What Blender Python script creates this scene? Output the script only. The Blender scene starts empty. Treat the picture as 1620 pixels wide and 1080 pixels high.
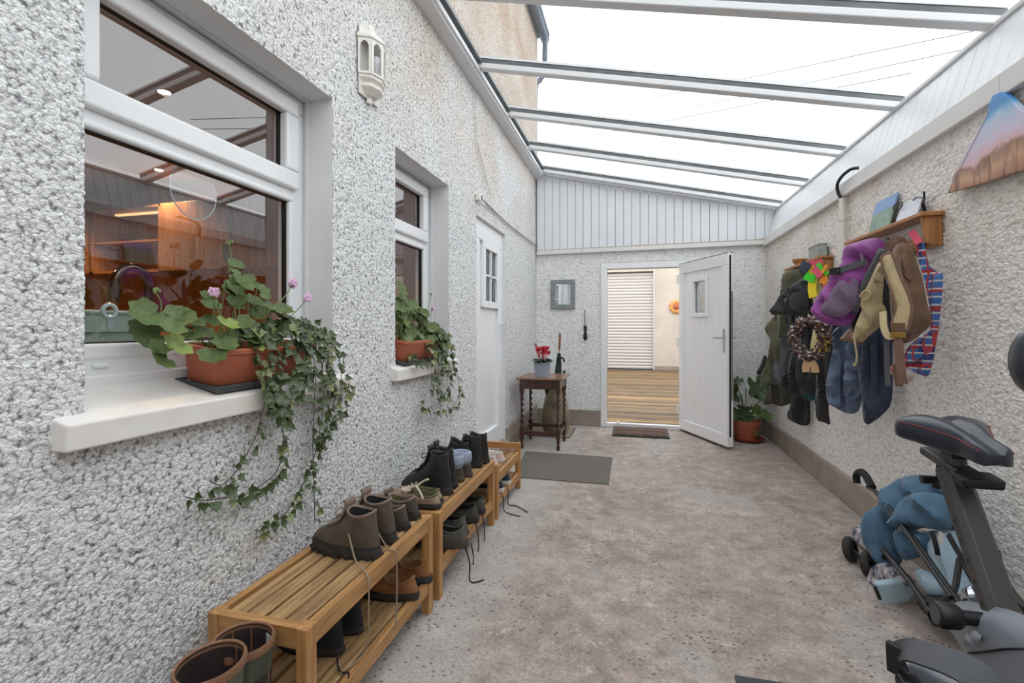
import bpy, bmesh, math, random
import numpy as np
from mathutils import Vector, Matrix, noise
from mathutils.geometry import delaunay_2d_cdt

scene = bpy.context.scene
COL = scene.collection
R = math.radians
random.seed(7)

# ---------------------------------------------------------------- camera, sky, exposure
FPX, CU, CV, CAMH = 760.0, 810.0, 517.0, 1.24
YAW = math.atan((1006.0 - CU) / FPX)
cam = bpy.data.cameras.new('camera')
cam.sensor_width = 36.0
cam.lens = FPX / 1620.0 * 36.0
cam.shift_y = -(540.0 - CV) / 1620.0
cam.clip_start = 0.02
camo = bpy.data.objects.new('camera', cam)
COL.objects.link(camo)
camo.location = (0, 0, CAMH)
camo.rotation_euler = (R(90), 0, YAW)
scene.camera = camo

world = bpy.data.worlds.new('overcast_sky')
scene.world = world
world.use_nodes = True
bg = world.node_tree.nodes['Background']
bg.inputs['Color'].default_value = (0.965, 0.98, 1.0, 1)
bg.inputs['Strength'].default_value = 2.7

scene.view_settings.view_transform = 'Standard'
scene.view_settings.look = 'None'
scene.view_settings.gamma = 1.0
scene.view_settings.use_curve_mapping = False
scene.view_settings.exposure = 0.0

# ---------------------------------------------------------------- measuring: a pixel's line of sight cut by a real plane
_c, _s = math.cos(YAW), math.sin(YAW)
def ray(u, v):
    a = u - CU
    return Vector((a * _c - FPX * _s, FPX * _c + a * _s, CV - v))
CAM = Vector((0, 0, CAMH))
def atX(u, v, X):
    d = ray(u, v); return CAM + d * (X / d.x)
def atY(u, v, Y):
    d = ray(u, v); return CAM + d * (Y / d.y)
def atZ(u, v, Z):
    d = ray(u, v); return CAM + d * ((Z - CAMH) / d.z)

# ---------------------------------------------------------------- materials
def C(r, g, b):
    def f(x):
        x /= 255.0
        return x / 12.92 if x <= 0.04045 else ((x + 0.055) / 1.055) ** 2.4
    return (f(r), f(g), f(b), 1.0)

MATS = {}
def nodes_of(m):
    m.use_nodes = True
    nt = m.node_tree
    return nt, nt.nodes, nt.links, nt.nodes['Principled BSDF']
def M(name, col, rough=0.5, metal=0.0, var=0.0, vscale=15.0, bump=0.0, bscale=80.0, stretch=(1, 1, 1), col2=None, sheen=0.0, coat=0.0, detail=4.0, rnd=0.0):
    if name in MATS: return MATS[name]
    m = bpy.data.materials.new(name); MATS[name] = m
    nt, N, L, p = nodes_of(m)
    p.inputs['Base Color'].default_value = col
    p.inputs['Roughness'].default_value = rough
    p.inputs['Metallic'].default_value = metal
    if sheen: p.inputs['Sheen Weight'].default_value = sheen
    if coat: p.inputs['Coat Weight'].default_value = coat
    if var or bump or col2:
        tc = N.new('ShaderNodeTexCoord'); mp = N.new('ShaderNodeMapping')
        mp.inputs['Scale'].default_value = stretch
        L.new(tc.outputs['Object'], mp.inputs['Vector'])
    if rnd and (var or col2):
        oi = N.new('ShaderNodeObjectInfo'); mul = N.new('ShaderNodeMath'); mul.operation = 'MULTIPLY'; mul.inputs[1].default_value = 40.0
        L.new(oi.outputs['Random'], mul.inputs[0])
        cx = N.new('ShaderNodeCombineXYZ')
        for k in range(3): L.new(mul.outputs[0], cx.inputs[k])
        L.new(cx.outputs[0], mp.inputs['Location'])
    if var or col2:
        nz = N.new('ShaderNodeTexNoise'); nz.inputs['Scale'].default_value = vscale; nz.inputs['Detail'].default_value = detail
        L.new(mp.outputs[0], nz.inputs['Vector'])
        cr = N.new('ShaderNodeValToRGB')
        c2 = col2 if col2 else tuple(min(1, x * (1 + var)) for x in col[:3]) + (1,)
        c1 = col if col2 else tuple(x * (1 - var) for x in col[:3]) + (1,)
        cr.color_ramp.elements[0].position = 0.33; cr.color_ramp.elements[0].color = c1
        cr.color_ramp.elements[1].position = 0.67; cr.color_ramp.elements[1].color = c2
        L.new(nz.outputs['Fac'], cr.inputs['Fac'])
        L.new(cr.outputs['Color'], p.inputs['Base Color'])
    if bump:
        nb = N.new('ShaderNodeTexNoise'); nb.inputs['Scale'].default_value = bscale; nb.inputs['Detail'].default_value = 3
        L.new(mp.outputs[0], nb.inputs['Vector'])
        b = N.new('ShaderNodeBump'); b.inputs['Strength'].default_value = min(1, bump); b.inputs['Distance'].default_value = 0.004
        L.new(nb.outputs['Fac'], b.inputs['Height']); L.new(b.outputs['Normal'], p.inputs['Normal'])
    return m

def wood(name, c1, c2, axis=1, scale=6.0, rough=0.5, coat=0.0):
    """grain running along axis (object space)"""
    st = [14.0, 14.0, 14.0]; st[axis] = 1.0
    return M(name, C(*c1), rough, col2=C(*c2), vscale=scale, stretch=st, bump=0.25, bscale=scale * 3, coat=coat, rnd=1)

def pebble_material(name, base, dark, spot, scale, dist, aniso=(1, 1, 1), tan=None, gap=(0.25, 0.86)):
    m = bpy.data.materials.new(name); MATS[name] = m
    nt, N, L, p = nodes_of(m)
    p.inputs['Roughness'].default_value = 0.85
    tc = N.new('ShaderNodeTexCoord'); mp = N.new('ShaderNodeMapping'); mp.inputs['Scale'].default_value = aniso
    L.new(tc.outputs['Object'], mp.inputs['Vector'])
    # a wobble so the chips are not round
    nw = N.new('ShaderNodeTexNoise'); nw.inputs['Scale'].default_value = scale * 0.9
    L.new(mp.outputs[0], nw.inputs['Vector'])
    mx = N.new('ShaderNodeMixRGB'); mx.blend_type = 'ADD'; mx.inputs['Fac'].default_value = 0.018
    L.new(mp.outputs[0], mx.inputs[1]); L.new(nw.outputs['Color'], mx.inputs[2])
    vo = N.new('ShaderNodeTexVoronoi'); vo.inputs['Scale'].default_value = scale; vo.feature = 'F1'
    L.new(mx.outputs[0], vo.inputs['Vector'])
    cr = N.new('ShaderNodeValToRGB')
    e = cr.color_ramp.elements
    e[0].position = gap[0]; e[0].color = base
    e[1].position = gap[1]; e[1].color = dark
    L.new(vo.outputs['Distance'], cr.inputs['Fac'])
    sp = N.new('ShaderNodeSeparateColor'); L.new(vo.outputs['Color'], sp.inputs[0])
    cs = N.new('ShaderNodeValToRGB')
    cs.color_ramp.elements[0].position = 0.55; cs.color_ramp.elements[0].color = (1, 1, 1, 1)
    cs.color_ramp.elements[1].position = 1.0; cs.color_ramp.elements[1].color = spot
    L.new(sp.outputs[0], cs.inputs['Fac'])
    mm = N.new('ShaderNodeMixRGB'); mm.blend_type = 'MULTIPLY'; mm.inputs['Fac'].default_value = 1.0
    L.new(cr.outputs[0], mm.inputs[1]); L.new(cs.outputs[0], mm.inputs[2])
    out = mm.outputs[0]
    if tan:   # old rust-brown weathering in broad patches, high on the wall
        nt2 = N.new('ShaderNodeTexNoise'); nt2.inputs['Scale'].default_value = 1.7; nt2.inputs['Detail'].default_value = 5
        L.new(tc.outputs['Object'], nt2.inputs['Vector'])
        sx = N.new('ShaderNodeSeparateXYZ'); L.new(tc.outputs['Object'], sx.inputs[0])
        mr = N.new('ShaderNodeMapRange'); mr.inputs['From Min'].default_value = tan[1]; mr.inputs['From Max'].default_value = tan[2]
        L.new(sx.outputs['Z'], mr.inputs['Value'])
        st_ = N.new('ShaderNodeMapRange'); st_.inputs['From Min'].default_value = 0.36; st_.inputs['From Max'].default_value = 0.66; L.new(nt2.outputs['Fac'], st_.inputs['Value'])
        ad = N.new('ShaderNodeMath'); ad.operation = 'MULTIPLY'
        L.new(mr.outputs[0], ad.inputs[0]); L.new(st_.outputs[0], ad.inputs[1])
        m3 = N.new('ShaderNodeMixRGB'); m3.blend_type = 'MULTIPLY'; L.new(ad.outputs[0], m3.inputs['Fac'])
        L.new(out, m3.inputs[1]); m3.inputs[2].default_value = tan[0]
        out = m3.outputs[0]
    L.new(out, p.inputs['Base Color'])
    nb = N.new('ShaderNodeTexNoise'); nb.inputs['Scale'].default_value = scale * 2.2; nb.inputs['Detail'].default_value = 3
    L.new(mp.outputs[0], nb.inputs['Vector'])
    hh = N.new('ShaderNodeMath'); hh.operation = 'MULTIPLY_ADD'; hh.inputs[1].default_value = -1.0
    L.new(vo.outputs['Distance'], hh.inputs[0]); L.new(nb.outputs['Fac'], hh.inputs[2])
    b = N.new('ShaderNodeBump'); b.inputs['Strength'].default_value = 1.0; b.inputs['Distance'].default_value = dist
    L.new(hh.outputs[0], b.inputs['Height']); L.new(b.outputs[0], p.inputs['Normal'])
    return m

def glass_material(name, ior=1.6, tint=(0.95, 0.97, 0.97, 1)):
    m = bpy.data.materials.new(name); MATS[name] = m
    nt, N, L, p = nodes_of(m)
    N.remove(p)
    tr = N.new('ShaderNodeBsdfTransparent'); tr.inputs[0].default_value = tint
    gl = N.new('ShaderNodeBsdfGlossy'); gl.inputs['Roughness'].default_value = 0.0
    fr = N.new('ShaderNodeFresnel'); fr.inputs[0].default_value = ior
    mx = N.new('ShaderNodeMixShader')
    ge = N.new('ShaderNodeNewGeometry'); iv = N.new('ShaderNodeMath'); iv.operation = 'SUBTRACT'; iv.inputs[0].default_value = 1.0
    L.new(ge.outputs['Backfacing'], iv.inputs[1])
    mu = N.new('ShaderNodeMath'); mu.operation = 'MULTIPLY'; L.new(fr.outputs[0], mu.inputs[0]); L.new(iv.outputs[0], mu.inputs[1])
    L.new(mu.outputs[0], mx.inputs[0]); L.new(tr.outputs[0], mx.inputs[1]); L.new(gl.outputs[0], mx.inputs[2])
    L.new(mx.outputs[0], N['Material Output'].inputs[0])
    return m

def emit_material(name, col, s):
    m = bpy.data.materials.new(name); MATS[name] = m
    nt, N, L, p = nodes_of(m)
    p.inputs['Base Color'].default_value = col
    p.inputs['Emission Color'].default_value = col
    p.inputs['Emission Strength'].default_value = s
    return m

def floor_material():
    m = bpy.data.materials.new('worn_concrete'); MATS['floor'] = m
    nt, N, L, p = nodes_of(m)
    p.inputs['Roughness'].default_value = 0.8
    tc = N.new('ShaderNodeTexCoord')
    def nz(scale, det=6, rough=0.6):
        n = N.new('ShaderNodeTexNoise'); n.inputs['Scale'].default_value = scale; n.inputs['Detail'].default_value = det
        n.inputs['Roughness'].default_value = rough
        L.new(tc.outputs['Object'], n.inputs['Vector']); return n
    def ramp(src, a, b, ca, cb):
        r = N.new('ShaderNodeValToRGB'); e = r.color_ramp.elements
        e[0].position = a; e[0].color = ca; e[1].position = b; e[1].color = cb
        L.new(src, r.inputs['Fac']); return r
    def mix(kind, f, a, b):
        x = N.new('ShaderNodeMixRGB'); x.blend_type = kind
        if isinstance(f, float): x.inputs[0].default_value = f
        else: L.new(f, x.inputs[0])
        for i, q in ((1, a), (2, b)):
            if isinstance(q, tuple): x.inputs[i].default_value = q
            else: L.new(q, x.inputs[i])
        return x.outputs[0]
    broad = ramp(nz(1.6, 7, 0.65).outputs['Fac'], 0.34, 0.66, C(180, 164, 155), C(212, 200, 193))
    worn = ramp(nz(9.0, 9, 0.78).outputs['Fac'], 0.38, 0.64, C(168, 163, 158), C(246, 243, 240))
    c = mix('MULTIPLY', 0.75, broad.outputs[0], worn.outputs[0])
    # the smooth grey screed along the house wall
    sx = N.new('ShaderNodeSeparateXYZ'); L.new(tc.outputs['Object'], sx.inputs[0])
    n2 = nz(3.5, 6)
    ad = N.new('ShaderNodeMath'); ad.operation = 'MULTIPLY_ADD'; ad.inputs[1].default_value = 0.5
    L.new(n2.outputs['Fac'], ad.inputs[0]); L.new(sx.outputs['X'], ad.inputs[2])
    mr = N.new('ShaderNodeMapRange'); mr.inputs['From Min'].default_value = -0.45; mr.inputs['From Max'].default_value = -0.25
    mr.inputs['To Min'].default_value = 0.7; mr.inputs['To Max'].default_value = 0.0
    L.new(ad.outputs[0], mr.inputs['Value'])
    grey = ramp(nz(4.0, 8, 0.65).outputs['Fac'], 0.35, 0.65, C(168, 163, 158), C(200, 195, 190))
    c = mix('MIX', mr.outputs[0], c, grey.outputs[0])
    # grey patch repairs
    gp = ramp(nz(1.5, 4, 0.5).outputs['Fac'], 0.56, 0.62, (0, 0, 0, 1), (.6, .6, .6, 1))
    c = mix('MIX', gp.outputs[0], c, C(176, 172, 168))
    # fine grain of the worn surface
    gr = ramp(nz(70, 4, 0.7).outputs['Fac'], 0.34, 0.62, (.66, .64, .63, 1), (1.06, 1.06, 1.06, 1))
    c = mix('MULTIPLY', 0.9, c, gr.outputs[0])
    # pale flaked patches
    fl = ramp(nz(7.0, 9, 0.75).outputs['Fac'], 0.60, 0.68, (0, 0, 0, 1), (1, 1, 1, 1))
    c = mix('MIX', fl.outputs[0], c, C(206, 200, 194))
    # dark aggregate specks
    vo = N.new('ShaderNodeTexVoronoi'); vo.inputs['Scale'].default_value = 44.0
    wv = N.new('ShaderNodeMapping'); wv.inputs['Rotation'].default_value = (0, 0, .5); wv.inputs['Scale'].default_value = (1, 1.5, 1)
    L.new(tc.outputs['Object'], wv.inputs['Vector']); L.new(wv.outputs[0], vo.inputs['Vector'])
    sc_ = N.new('ShaderNodeSeparateColor'); L.new(vo.outputs['Color'], sc_.inputs[0])
    pick = ramp(sc_.outputs[0], 0.72, 0.76, (0, 0, 0, 1), (1, 1, 1, 1))
    near = ramp(vo.outputs['Distance'], 0.26, 0.38, (1, 1, 1, 1), (0, 0, 0, 1))
    zone = ramp(nz(1.3, 4).outputs['Fac'], 0.44, 0.52, (0, 0, 0, 1), (1, 1, 1, 1))
    k = mix('MULTIPLY', 1.0, pick.outputs[0], near.outputs[0])
    k = mix('MULTIPLY', 1.0, k, zone.outputs[0])
    kk = N.new('ShaderNodeMath'); kk.operation = 'MULTIPLY'; kk.inputs[1].default_value = 0.85
    L.new(k, kk.inputs[0])
    c = mix('MIX', kk.outputs[0], c, C(84, 74, 70))
    L.new(c, p.inputs['Base Color'])
    nb = nz(26, 9, 0.7)
    b = N.new('ShaderNodeBump'); b.inputs['Strength'].default_value = 0.55; b.inputs['Distance'].default_value = 0.012
    L.new(nb.outputs['Fac'], b.inputs['Height']); L.new(b.outputs[0], p.inputs['Normal'])
    return m

# ---------------------------------------------------------------- mesh building
def wloc(p):
    v = Vector((0, 0, 0))
    while p is not None:
        v = v + p.location; p = p.parent
    return v

def tag(o, label=None, cat=None, group=None, kind=None):
    if label: o['label'] = label
    if cat: o['category'] = cat
    if group: o['group'] = group
    if kind: o['kind'] = kind
    return o

def thing(name, label, cat, loc=(0, 0, 0), group=None, kind=None):
    o = bpy.data.objects.new(name, None); COL.objects.link(o)
    o.location = loc; o.empty_display_size = 0.05
    return tag(o, label, cat, group, kind)

class MB:
    def __init__(s): s.v = []; s.f = []
    def add(s, vs, fs):
        n = len(s.v); s.v += [tuple(x) for x in vs]; s.f += [tuple(i + n for i in f) for f in fs]; return s
    def box(s, x0, x1, y0, y1, z0, z1):
        return s.hexa([(x0, y0, z0), (x1, y0, z0), (x1, y1, z0), (x0, y1, z0), (x0, y0, z1), (x1, y0, z1), (x1, y1, z1), (x0, y1, z1)])
    def hexa(s, p):
        return s.add(p, [(0, 3, 2, 1), (4, 5, 6, 7), (0, 1, 5, 4), (1, 2, 6, 5), (2, 3, 7, 6), (3, 0, 4, 7)])
    def obox(s, c, ax, ay, az):
        """box from centre and three half-axis vectors"""
        c, ax, ay, az = Vector(c), Vector(ax), Vector(ay), Vector(az)
        return s.hexa([c - ax - ay - az, c + ax - ay - az, c + ax + ay - az, c - ax + ay - az, c - ax - ay + az, c + ax - ay + az, c + ax + ay + az, c - ax + ay + az])
    def beam(s, a, b, w, h, up=(0, 0, 1)):
        a, b = Vector(a), Vector(b); d = (b - a); m = (a + b) / 2
        d2 = d / 2; sd = d.cross(Vector(up)).normalized(); u = sd.cross(d).normalized()
        return s.obox(m, d2, sd * w / 2, u * h / 2)
    def prism(s, poly, d):
        """poly: list of 3d points, extruded by vector d"""
        n = len(poly); d = Vector(d)
        a = [Vector(p) for p in poly]; b = [p + d for p in a]
        return s.add(a + b, [tuple(range(n))[::-1], tuple(range(n, 2 * n))] + [(i, (i + 1) % n, n + (i + 1) % n, n + i) for i in range(n)])
    def loft(s, rings, cap0=True, cap1=True, closed=True):
        n = len(rings[0]); vs = [p for r in rings for p in r]; fs = []
        for k in range(len(rings) - 1):
            for i in range(n if closed else n - 1):
                j = (i + 1) % n
                fs.append((k * n + i, k * n + j, (k + 1) * n + j, (k + 1) * n + i))
        if cap0: fs.append(tuple(range(n))[::-1])
        if cap1: fs.append(tuple(range((len(rings) - 1) * n, len(rings) * n)))
        return s.add(vs, fs)
    def lathe(s, prof, c=(0, 0, 0), n=20, cap0=True, cap1=True, sy=1.0):
        c = Vector(c); rings = []
        for r, z in prof:
            rings.append([c + Vector((r * math.cos(2 * math.pi * i / n), sy * r * math.sin(2 * math.pi * i / n), z)) for i in range(n)])
        return s.loft(rings, cap0, cap1)
    def tube(s, pts, r, n=8, caps=True, flat=1.0):
        pts = [Vector(p) for p in pts]
        rr = r if isinstance(r, (list, tuple)) else [r] * len(pts)
        rings = []; prev = None
        for i, p in enumerate(pts):
            d = (pts[min(i + 1, len(pts) - 1)] - pts[max(i - 1, 0)])
            if d.length < 1e-9: d = Vector((0, 0, 1))
            d.normalize()
            if prev is None:
                a = d.cross(Vector((0, 0, 1)))
                if a.length < 0.05: a = d.cross(Vector((0, 1, 0)))
            else: a = prev - d * prev.dot(d)
            a.normalize(); b = d.cross(a); prev = a
            rings.append([p + a * (rr[i] * math.cos(2 * math.pi * k / n)) + b * (rr[i] * flat * math.sin(2 * math.pi * k / n)) for k in range(n)])
        return s.loft(rings, caps, caps)
    def ribbon(s, pts, nrm, w, t=0.004):
        """flat strap following pts; nrm: facing direction(s), w: width(s)"""
        pts = [Vector(p) for p in pts]; rings = []
        for i, p in enumerate(pts):
            d = (pts[min(i + 1, len(pts) - 1)] - pts[max(i - 1, 0)]).normalized()
            nn = Vector(nrm[i] if isinstance(nrm, list) else nrm)
            sd = d.cross(nn).normalized(); nn = sd.cross(d).normalized()
            ww = w[i] if isinstance(w, (list, tuple)) else w
            rings.append([p - sd * ww / 2 - nn * t / 2, p + sd * ww / 2 - nn * t / 2, p + sd * ww / 2 + nn * t / 2, p - sd * ww / 2 + nn * t / 2])
        return s.loft(rings)
    def ball(s, c, r, n=12, m=8):
        c = Vector(c); r = r if isinstance(r, (tuple, list)) else (r, r, r)
        rings = []
        for k in range(m + 1):
            t = math.pi * (0.02 + 0.96 * k / m)
            rings.append([c + Vector((r[0] * math.sin(t) * math.cos(2 * math.pi * i / n), r[1] * math.sin(t) * math.sin(2 * math.pi * i / n), -r[2] * math.cos(t))) for i in range(n)])
        return s.loft(rings)
    def build(s, name, mat, parent=None, smooth=False, bevel=0.0, sub=0, kind=None, label=None, seg=2):
        off = wloc(parent)
        me = bpy.data.meshes.new(name)
        me.from_pydata([(x - off.x, y - off.y, z - off.z) for x, y, z in s.v], [], s.f)
        bm = bmesh.new(); bm.from_mesh(me); bmesh.ops.recalc_face_normals(bm, faces=bm.faces); bm.to_mesh(me); bm.free()
        me.materials.append(mat if not isinstance(mat, str) else MATS[mat])
        o = bpy.data.objects.new(name, me); COL.objects.link(o); o.parent = parent
        if smooth:
            for p in me.polygons: p.use_smooth = True
            if not sub:
                try: me.set_sharp_from_angle(angle=R(42))
                except Exception: pass
        if bevel:
            b = o.modifiers.new('bevel', 'BEVEL'); b.width = bevel; b.segments = seg; b.limit_method = 'ANGLE'
        if sub:
            q = o.modifiers.new('sub', 'SUBSURF'); q.levels = sub; q.render_levels = sub
        return tag(o, label=label, kind=kind)

def clone(o, parent=None, mat=None):
    c = o.copy(); COL.objects.link(c); c.parent = parent
    for ch in list(o.children): clone(ch, c)
    return c

def smooth_path(pts, n=8):
    """Catmull-Rom through the points"""
    P = [Vector(p) for p in pts]; out = []
    for i in range(len(P) - 1):
        p0, p1, p2, p3 = P[max(i - 1, 0)], P[i], P[i + 1], P[min(i + 2, len(P) - 1)]
        for k in range(n):
            t = k / n
            out.append(0.5 * ((2 * p1) + (p2 - p0) * t + (2 * p0 - 5 * p1 + 4 * p2 - p3) * t * t + (3 * p1 - p0 - 3 * p2 + p3) * t ** 3))
    out.append(P[-1]); return out

def smooth_loop(P, n=5):
    P = [Vector(p) for p in P]; m = len(P); out = []
    for i in range(m):
        p0, p1, p2, p3 = P[i - 1], P[i], P[(i + 1) % m], P[(i + 2) % m]
        for k in range(n):
            t = k / n
            out.append(0.5 * ((2 * p1) + (p2 - p0) * t + (2 * p0 - 5 * p1 + 4 * p2 - p3) * t * t + (3 * p1 - p0 - 3 * p2 + p3) * t ** 3))
    return out

def puff(name, mat, outline, O, Nrm, tf, tb, parent=None, g=0.02, w=0.04, folds=(0, 0, 0), seed=0, lump=0.0, smooth_n=3, pix=True, kind=None, label=None):
    """a soft full body: outline lies in the plane (O, Nrm); it swells tf towards Nrm and tb away, with folds and lumps in its surface"""
    O = Vector(O); Nn = Vector(Nrm).normalized(); A = Vector((0, 0, 1)).cross(Nn).normalized(); B = Nn.cross(A)
    P2 = []
    for q in outline:
        if pix:
            d = ray(*q); t = (O - CAM).dot(Nn) / d.dot(Nn); p = CAM + d * t
        else: p = Vector(q)
        P2.append(Vector(((p - O).dot(A), (p - O).dot(B), 0)))
    if smooth_n: P2 = smooth_loop(P2, smooth_n)
    poly = np.array([[p.x, p.y] for p in P2]); m = len(poly)
    nx = np.roll(poly, -1, 0)
    def inside(pt):
        x, y = pt; c = ((poly[:, 1] > y) != (nx[:, 1] > y)) & (x < (nx[:, 0] - poly[:, 0]) * (y - poly[:, 1]) / (nx[:, 1] - poly[:, 1] + 1e-12) + poly[:, 0])
        return c.sum() % 2 == 1
    def dist(pt):
        d = nx - poly; t = np.clip(((pt - poly) * d).sum(1) / ((d * d).sum(1) + 1e-12), 0, 1)
        return np.sqrt((((poly + d * t[:, None]) - pt) ** 2).sum(1)).min()
    pts = [Vector((p[0], p[1])) for p in poly]
    x0, y0 = poly.min(0); x1, y1 = poly.max(0)
    j = 0; y = y0 + g / 2
    while y < y1:
        x = x0 + (g / 2 if j % 2 else g)
        while x < x1:
            q = np.array((x, y))
            if inside(q) and dist(q) > g * 0.45: pts.append(Vector((x, y)))
            x += g
        y += g * 0.87; j += 1
    vs, es, fs, _, _, _ = delaunay_2d_cdt(pts, [], [list(range(m))], 1, 1e-6)
    front = []; back = []; V3 = []
    rs = random.Random(seed); ph = rs.random() * 10
    for v in vs:
        d = dist(np.array((v.x, v.y))); k = min(d / w, 1.0); h = math.sqrt(max(0, 1 - (1 - k) ** 2))
        p = O + A * v.x + B * v.y
        nn = noise.noise(Vector((v.x * 6 + seed * 3.1, v.y * 3, ph)))
        f = 4.2 * folds[0] * (.55 - abs(noise.noise(Vector(((v.x * math.cos(folds[2]) + v.y * math.sin(folds[2])) * folds[1] * 1.5 + .5 * nn, v.y * 1.6 + ph, seed * 1.7)))) * 2.2) if folds[0] else 0
        f += lump * noise.noise(Vector((v.x * 14 + seed, v.y * 14, ph)))
        V3.append(p); front.append((tf + f) * h if d > 1e-5 else 0); back.append((tb + f * 0.3) * h if d > 1e-5 else 0)
    mb = MB(); idx = {}
    vl = []; fl = []
    n = len(vs)
    for i, p in enumerate(V3): vl.append(p + Nn * front[i])
    bi = []
    for i, p in enumerate(V3):
        if front[i] == 0 and back[i] == 0: bi.append(i)
        else: bi.append(len(vl)); vl.append(p - Nn * back[i])
    for f in fs:
        fl.append(tuple(f)); fl.append(tuple(bi[i] for i in reversed(f)))
    mb.add(vl, fl)
    o = mb.build(name, mat, parent, smooth=True, kind=kind, label=label)
    return o

# --- stony wall surfaces: a fine grid whose chips stand proud
def hash2(i, j, k):
    x = np.sin(i * 127.1 + j * 311.7 + k * 74.7) * 43758.5453
    return x - np.floor(x)
def chips(a, b, cell, k=0):
    ia, ib = np.floor(a / cell), np.floor(b / cell)
    best = np.full(a.shape, 9.0); rnd = np.zeros(a.shape)
    for di in (-1, 0, 1):
        for dj in (-1, 0, 1):
            ci, cj = ia + di, ib + dj
            px = (ci + 0.15 + 0.7 * hash2(ci, cj, k)) * cell; py = (cj + 0.15 + 0.7 * hash2(ci, cj, k + 1)) * cell
            d = np.sqrt((a - px) ** 2 + (b - py) ** 2) / cell
            up = d < best
            best = np.where(up, d, best); rnd = np.where(up, hash2(ci, cj, k + 2), rnd)
    return best, rnd
def spread(a, b, s0, growth, snaps=()):
    xs = [a]
    while xs[-1] < b: xs.append(xs[-1] + s0 + growth * max(0, xs[-1] - a))
    xs[-1] = b; xs = np.array(xs)
    for q in snaps:
        if a < q < b: xs[np.argmin(abs(xs - q))] = q
    return xs
def rough_wall(name, axis, plane, sgn, us, vs, holes, amp, cell, mat, seed=0, stretch=1.0):
    U, W = np.meshgrid(us, vs, indexing='ij')
    d, r = chips(U / stretch, W, cell, seed)
    d2, r2 = chips(U / stretch + 0.3, W + 0.7, cell * 2.3, seed + 5)
    h = amp * (np.clip(1.15 - d * 1.25, 0, 1) * (0.35 + 0.65 * r) + 0.5 * np.clip(1 - d2, 0, 1) * r2)
    nu, nv = U.shape
    co = np.zeros((nu, nv, 3))
    if axis == 'X': co[..., 0] = plane + sgn * h; co[..., 1] = U
    else: co[..., 1] = plane + sgn * h; co[..., 0] = U
    co[..., 2] = W
    cu = (us[:-1] + us[1:]) / 2; cv = (vs[:-1] + vs[1:]) / 2
    keep = np.ones((nu - 1, nv - 1), bool)
    for (a, b, c, d_) in holes:
        keep &= ~(((cu > a) & (cu < b))[:, None] & ((cv > c) & (cv < d_))[None, :])
    I, J = np.nonzero(keep)
    q = np.stack([I * nv + J, (I + 1) * nv + J, (I + 1) * nv + J + 1, I * nv + J + 1], 1)
    if (axis == 'X') != (sgn > 0): q = q[:, ::-1]
    me = bpy.data.meshes.new(name)
    me.vertices.add(nu * nv); me.vertices.foreach_set('co', co.ravel())
    me.loops.add(q.size); me.loops.foreach_set('vertex_index', q.ravel().astype(np.int32))
    me.polygons.add(len(q)); me.polygons.foreach_set('loop_start', np.arange(0, q.size, 4, dtype=np.int32))
    me.update(calc_edges=True); me.validate()
    me.polygons.foreach_set('use_smooth', np.ones(len(q), bool))
    me.materials.append(MATS[mat])
    o = bpy.data.objects.new(name, me); COL.objects.link(o)
    return o
# ================================================================ materials
pebble_material('pebbledash', C(243, 243, 243), C(122, 122, 124), C(220, 220, 222), 92, 0.0045, tan=(C(236, 216, 198), 1.9, 3.3), gap=(0.52, 0.92))
pebble_material('harling', C(246, 243, 240), C(206, 201, 196), C(240, 237, 234), 46, 0.0055, aniso=(1, 1, 1.5), tan=(C(230, 220, 208), 0.8, 2.4), gap=(0.5, 1.0))
pebble_material('harling_back', C(242, 241, 240), C(206, 204, 202), C(236, 236, 236), 40, 0.0055, aniso=(1, 1, 1.6), gap=(0.5, 1.0))
floor_material()
glass_material('window_glass', 2.6, (0.93, 0.94, 0.94, 1))
glass_material('roof_glass', 1.45, (0.93, 0.95, 0.955, 1))
glass_material('lamp_glass', 1.45, (0.9, 0.9, 0.9, 1))
M('upvc', C(236, 237, 239), 0.32)
M('upvc_grey', C(240, 240, 241), 0.38)
M('clad', C(226, 229, 233), 0.42, var=0.03, vscale=3)
M('fascia', C(224, 222, 220), 0.5, var=0.05, vscale=4)
M('reveal', C(222, 222, 223), 0.55, var=0.03, vscale=3)
M('sill_paint', C(222, 214, 206), 0.55, col2=C(236, 234, 232), vscale=5, bump=0.3, bscale=25)
M('plinth', C(150, 138, 128), 0.85, var=0.16, vscale=4, bump=0.5, bscale=40)
M('gasket', C(20, 21, 22), 0.5)
M('bar_dark', C(98, 102, 104), 0.45, var=0.25, vscale=6)
M('bar_white', C(222, 223, 225), 0.4)
M('brownline', C(168, 150, 132), 0.8)
M('black', C(24, 25, 27), 0.5)
M('chrome', C(200, 202, 205), 0.18, metal=1.0)
M('steel', C(150, 152, 155), 0.3, metal=1.0)
M('grey_pipe', C(88, 98, 112), 0.5, var=0.2, vscale=9)

# ================================================================ the shell
XL, XR, YB = -1.252, 1.45, 6.10
Y0 = -1.30
tag(MB().box(XL - 0.15, XR + 0.1, Y0, YB + 0.02, -0.10, 0.0).build('floor', 'floor'), 'worn concrete floor of the covered passage', 'floor', kind='structure')

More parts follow.
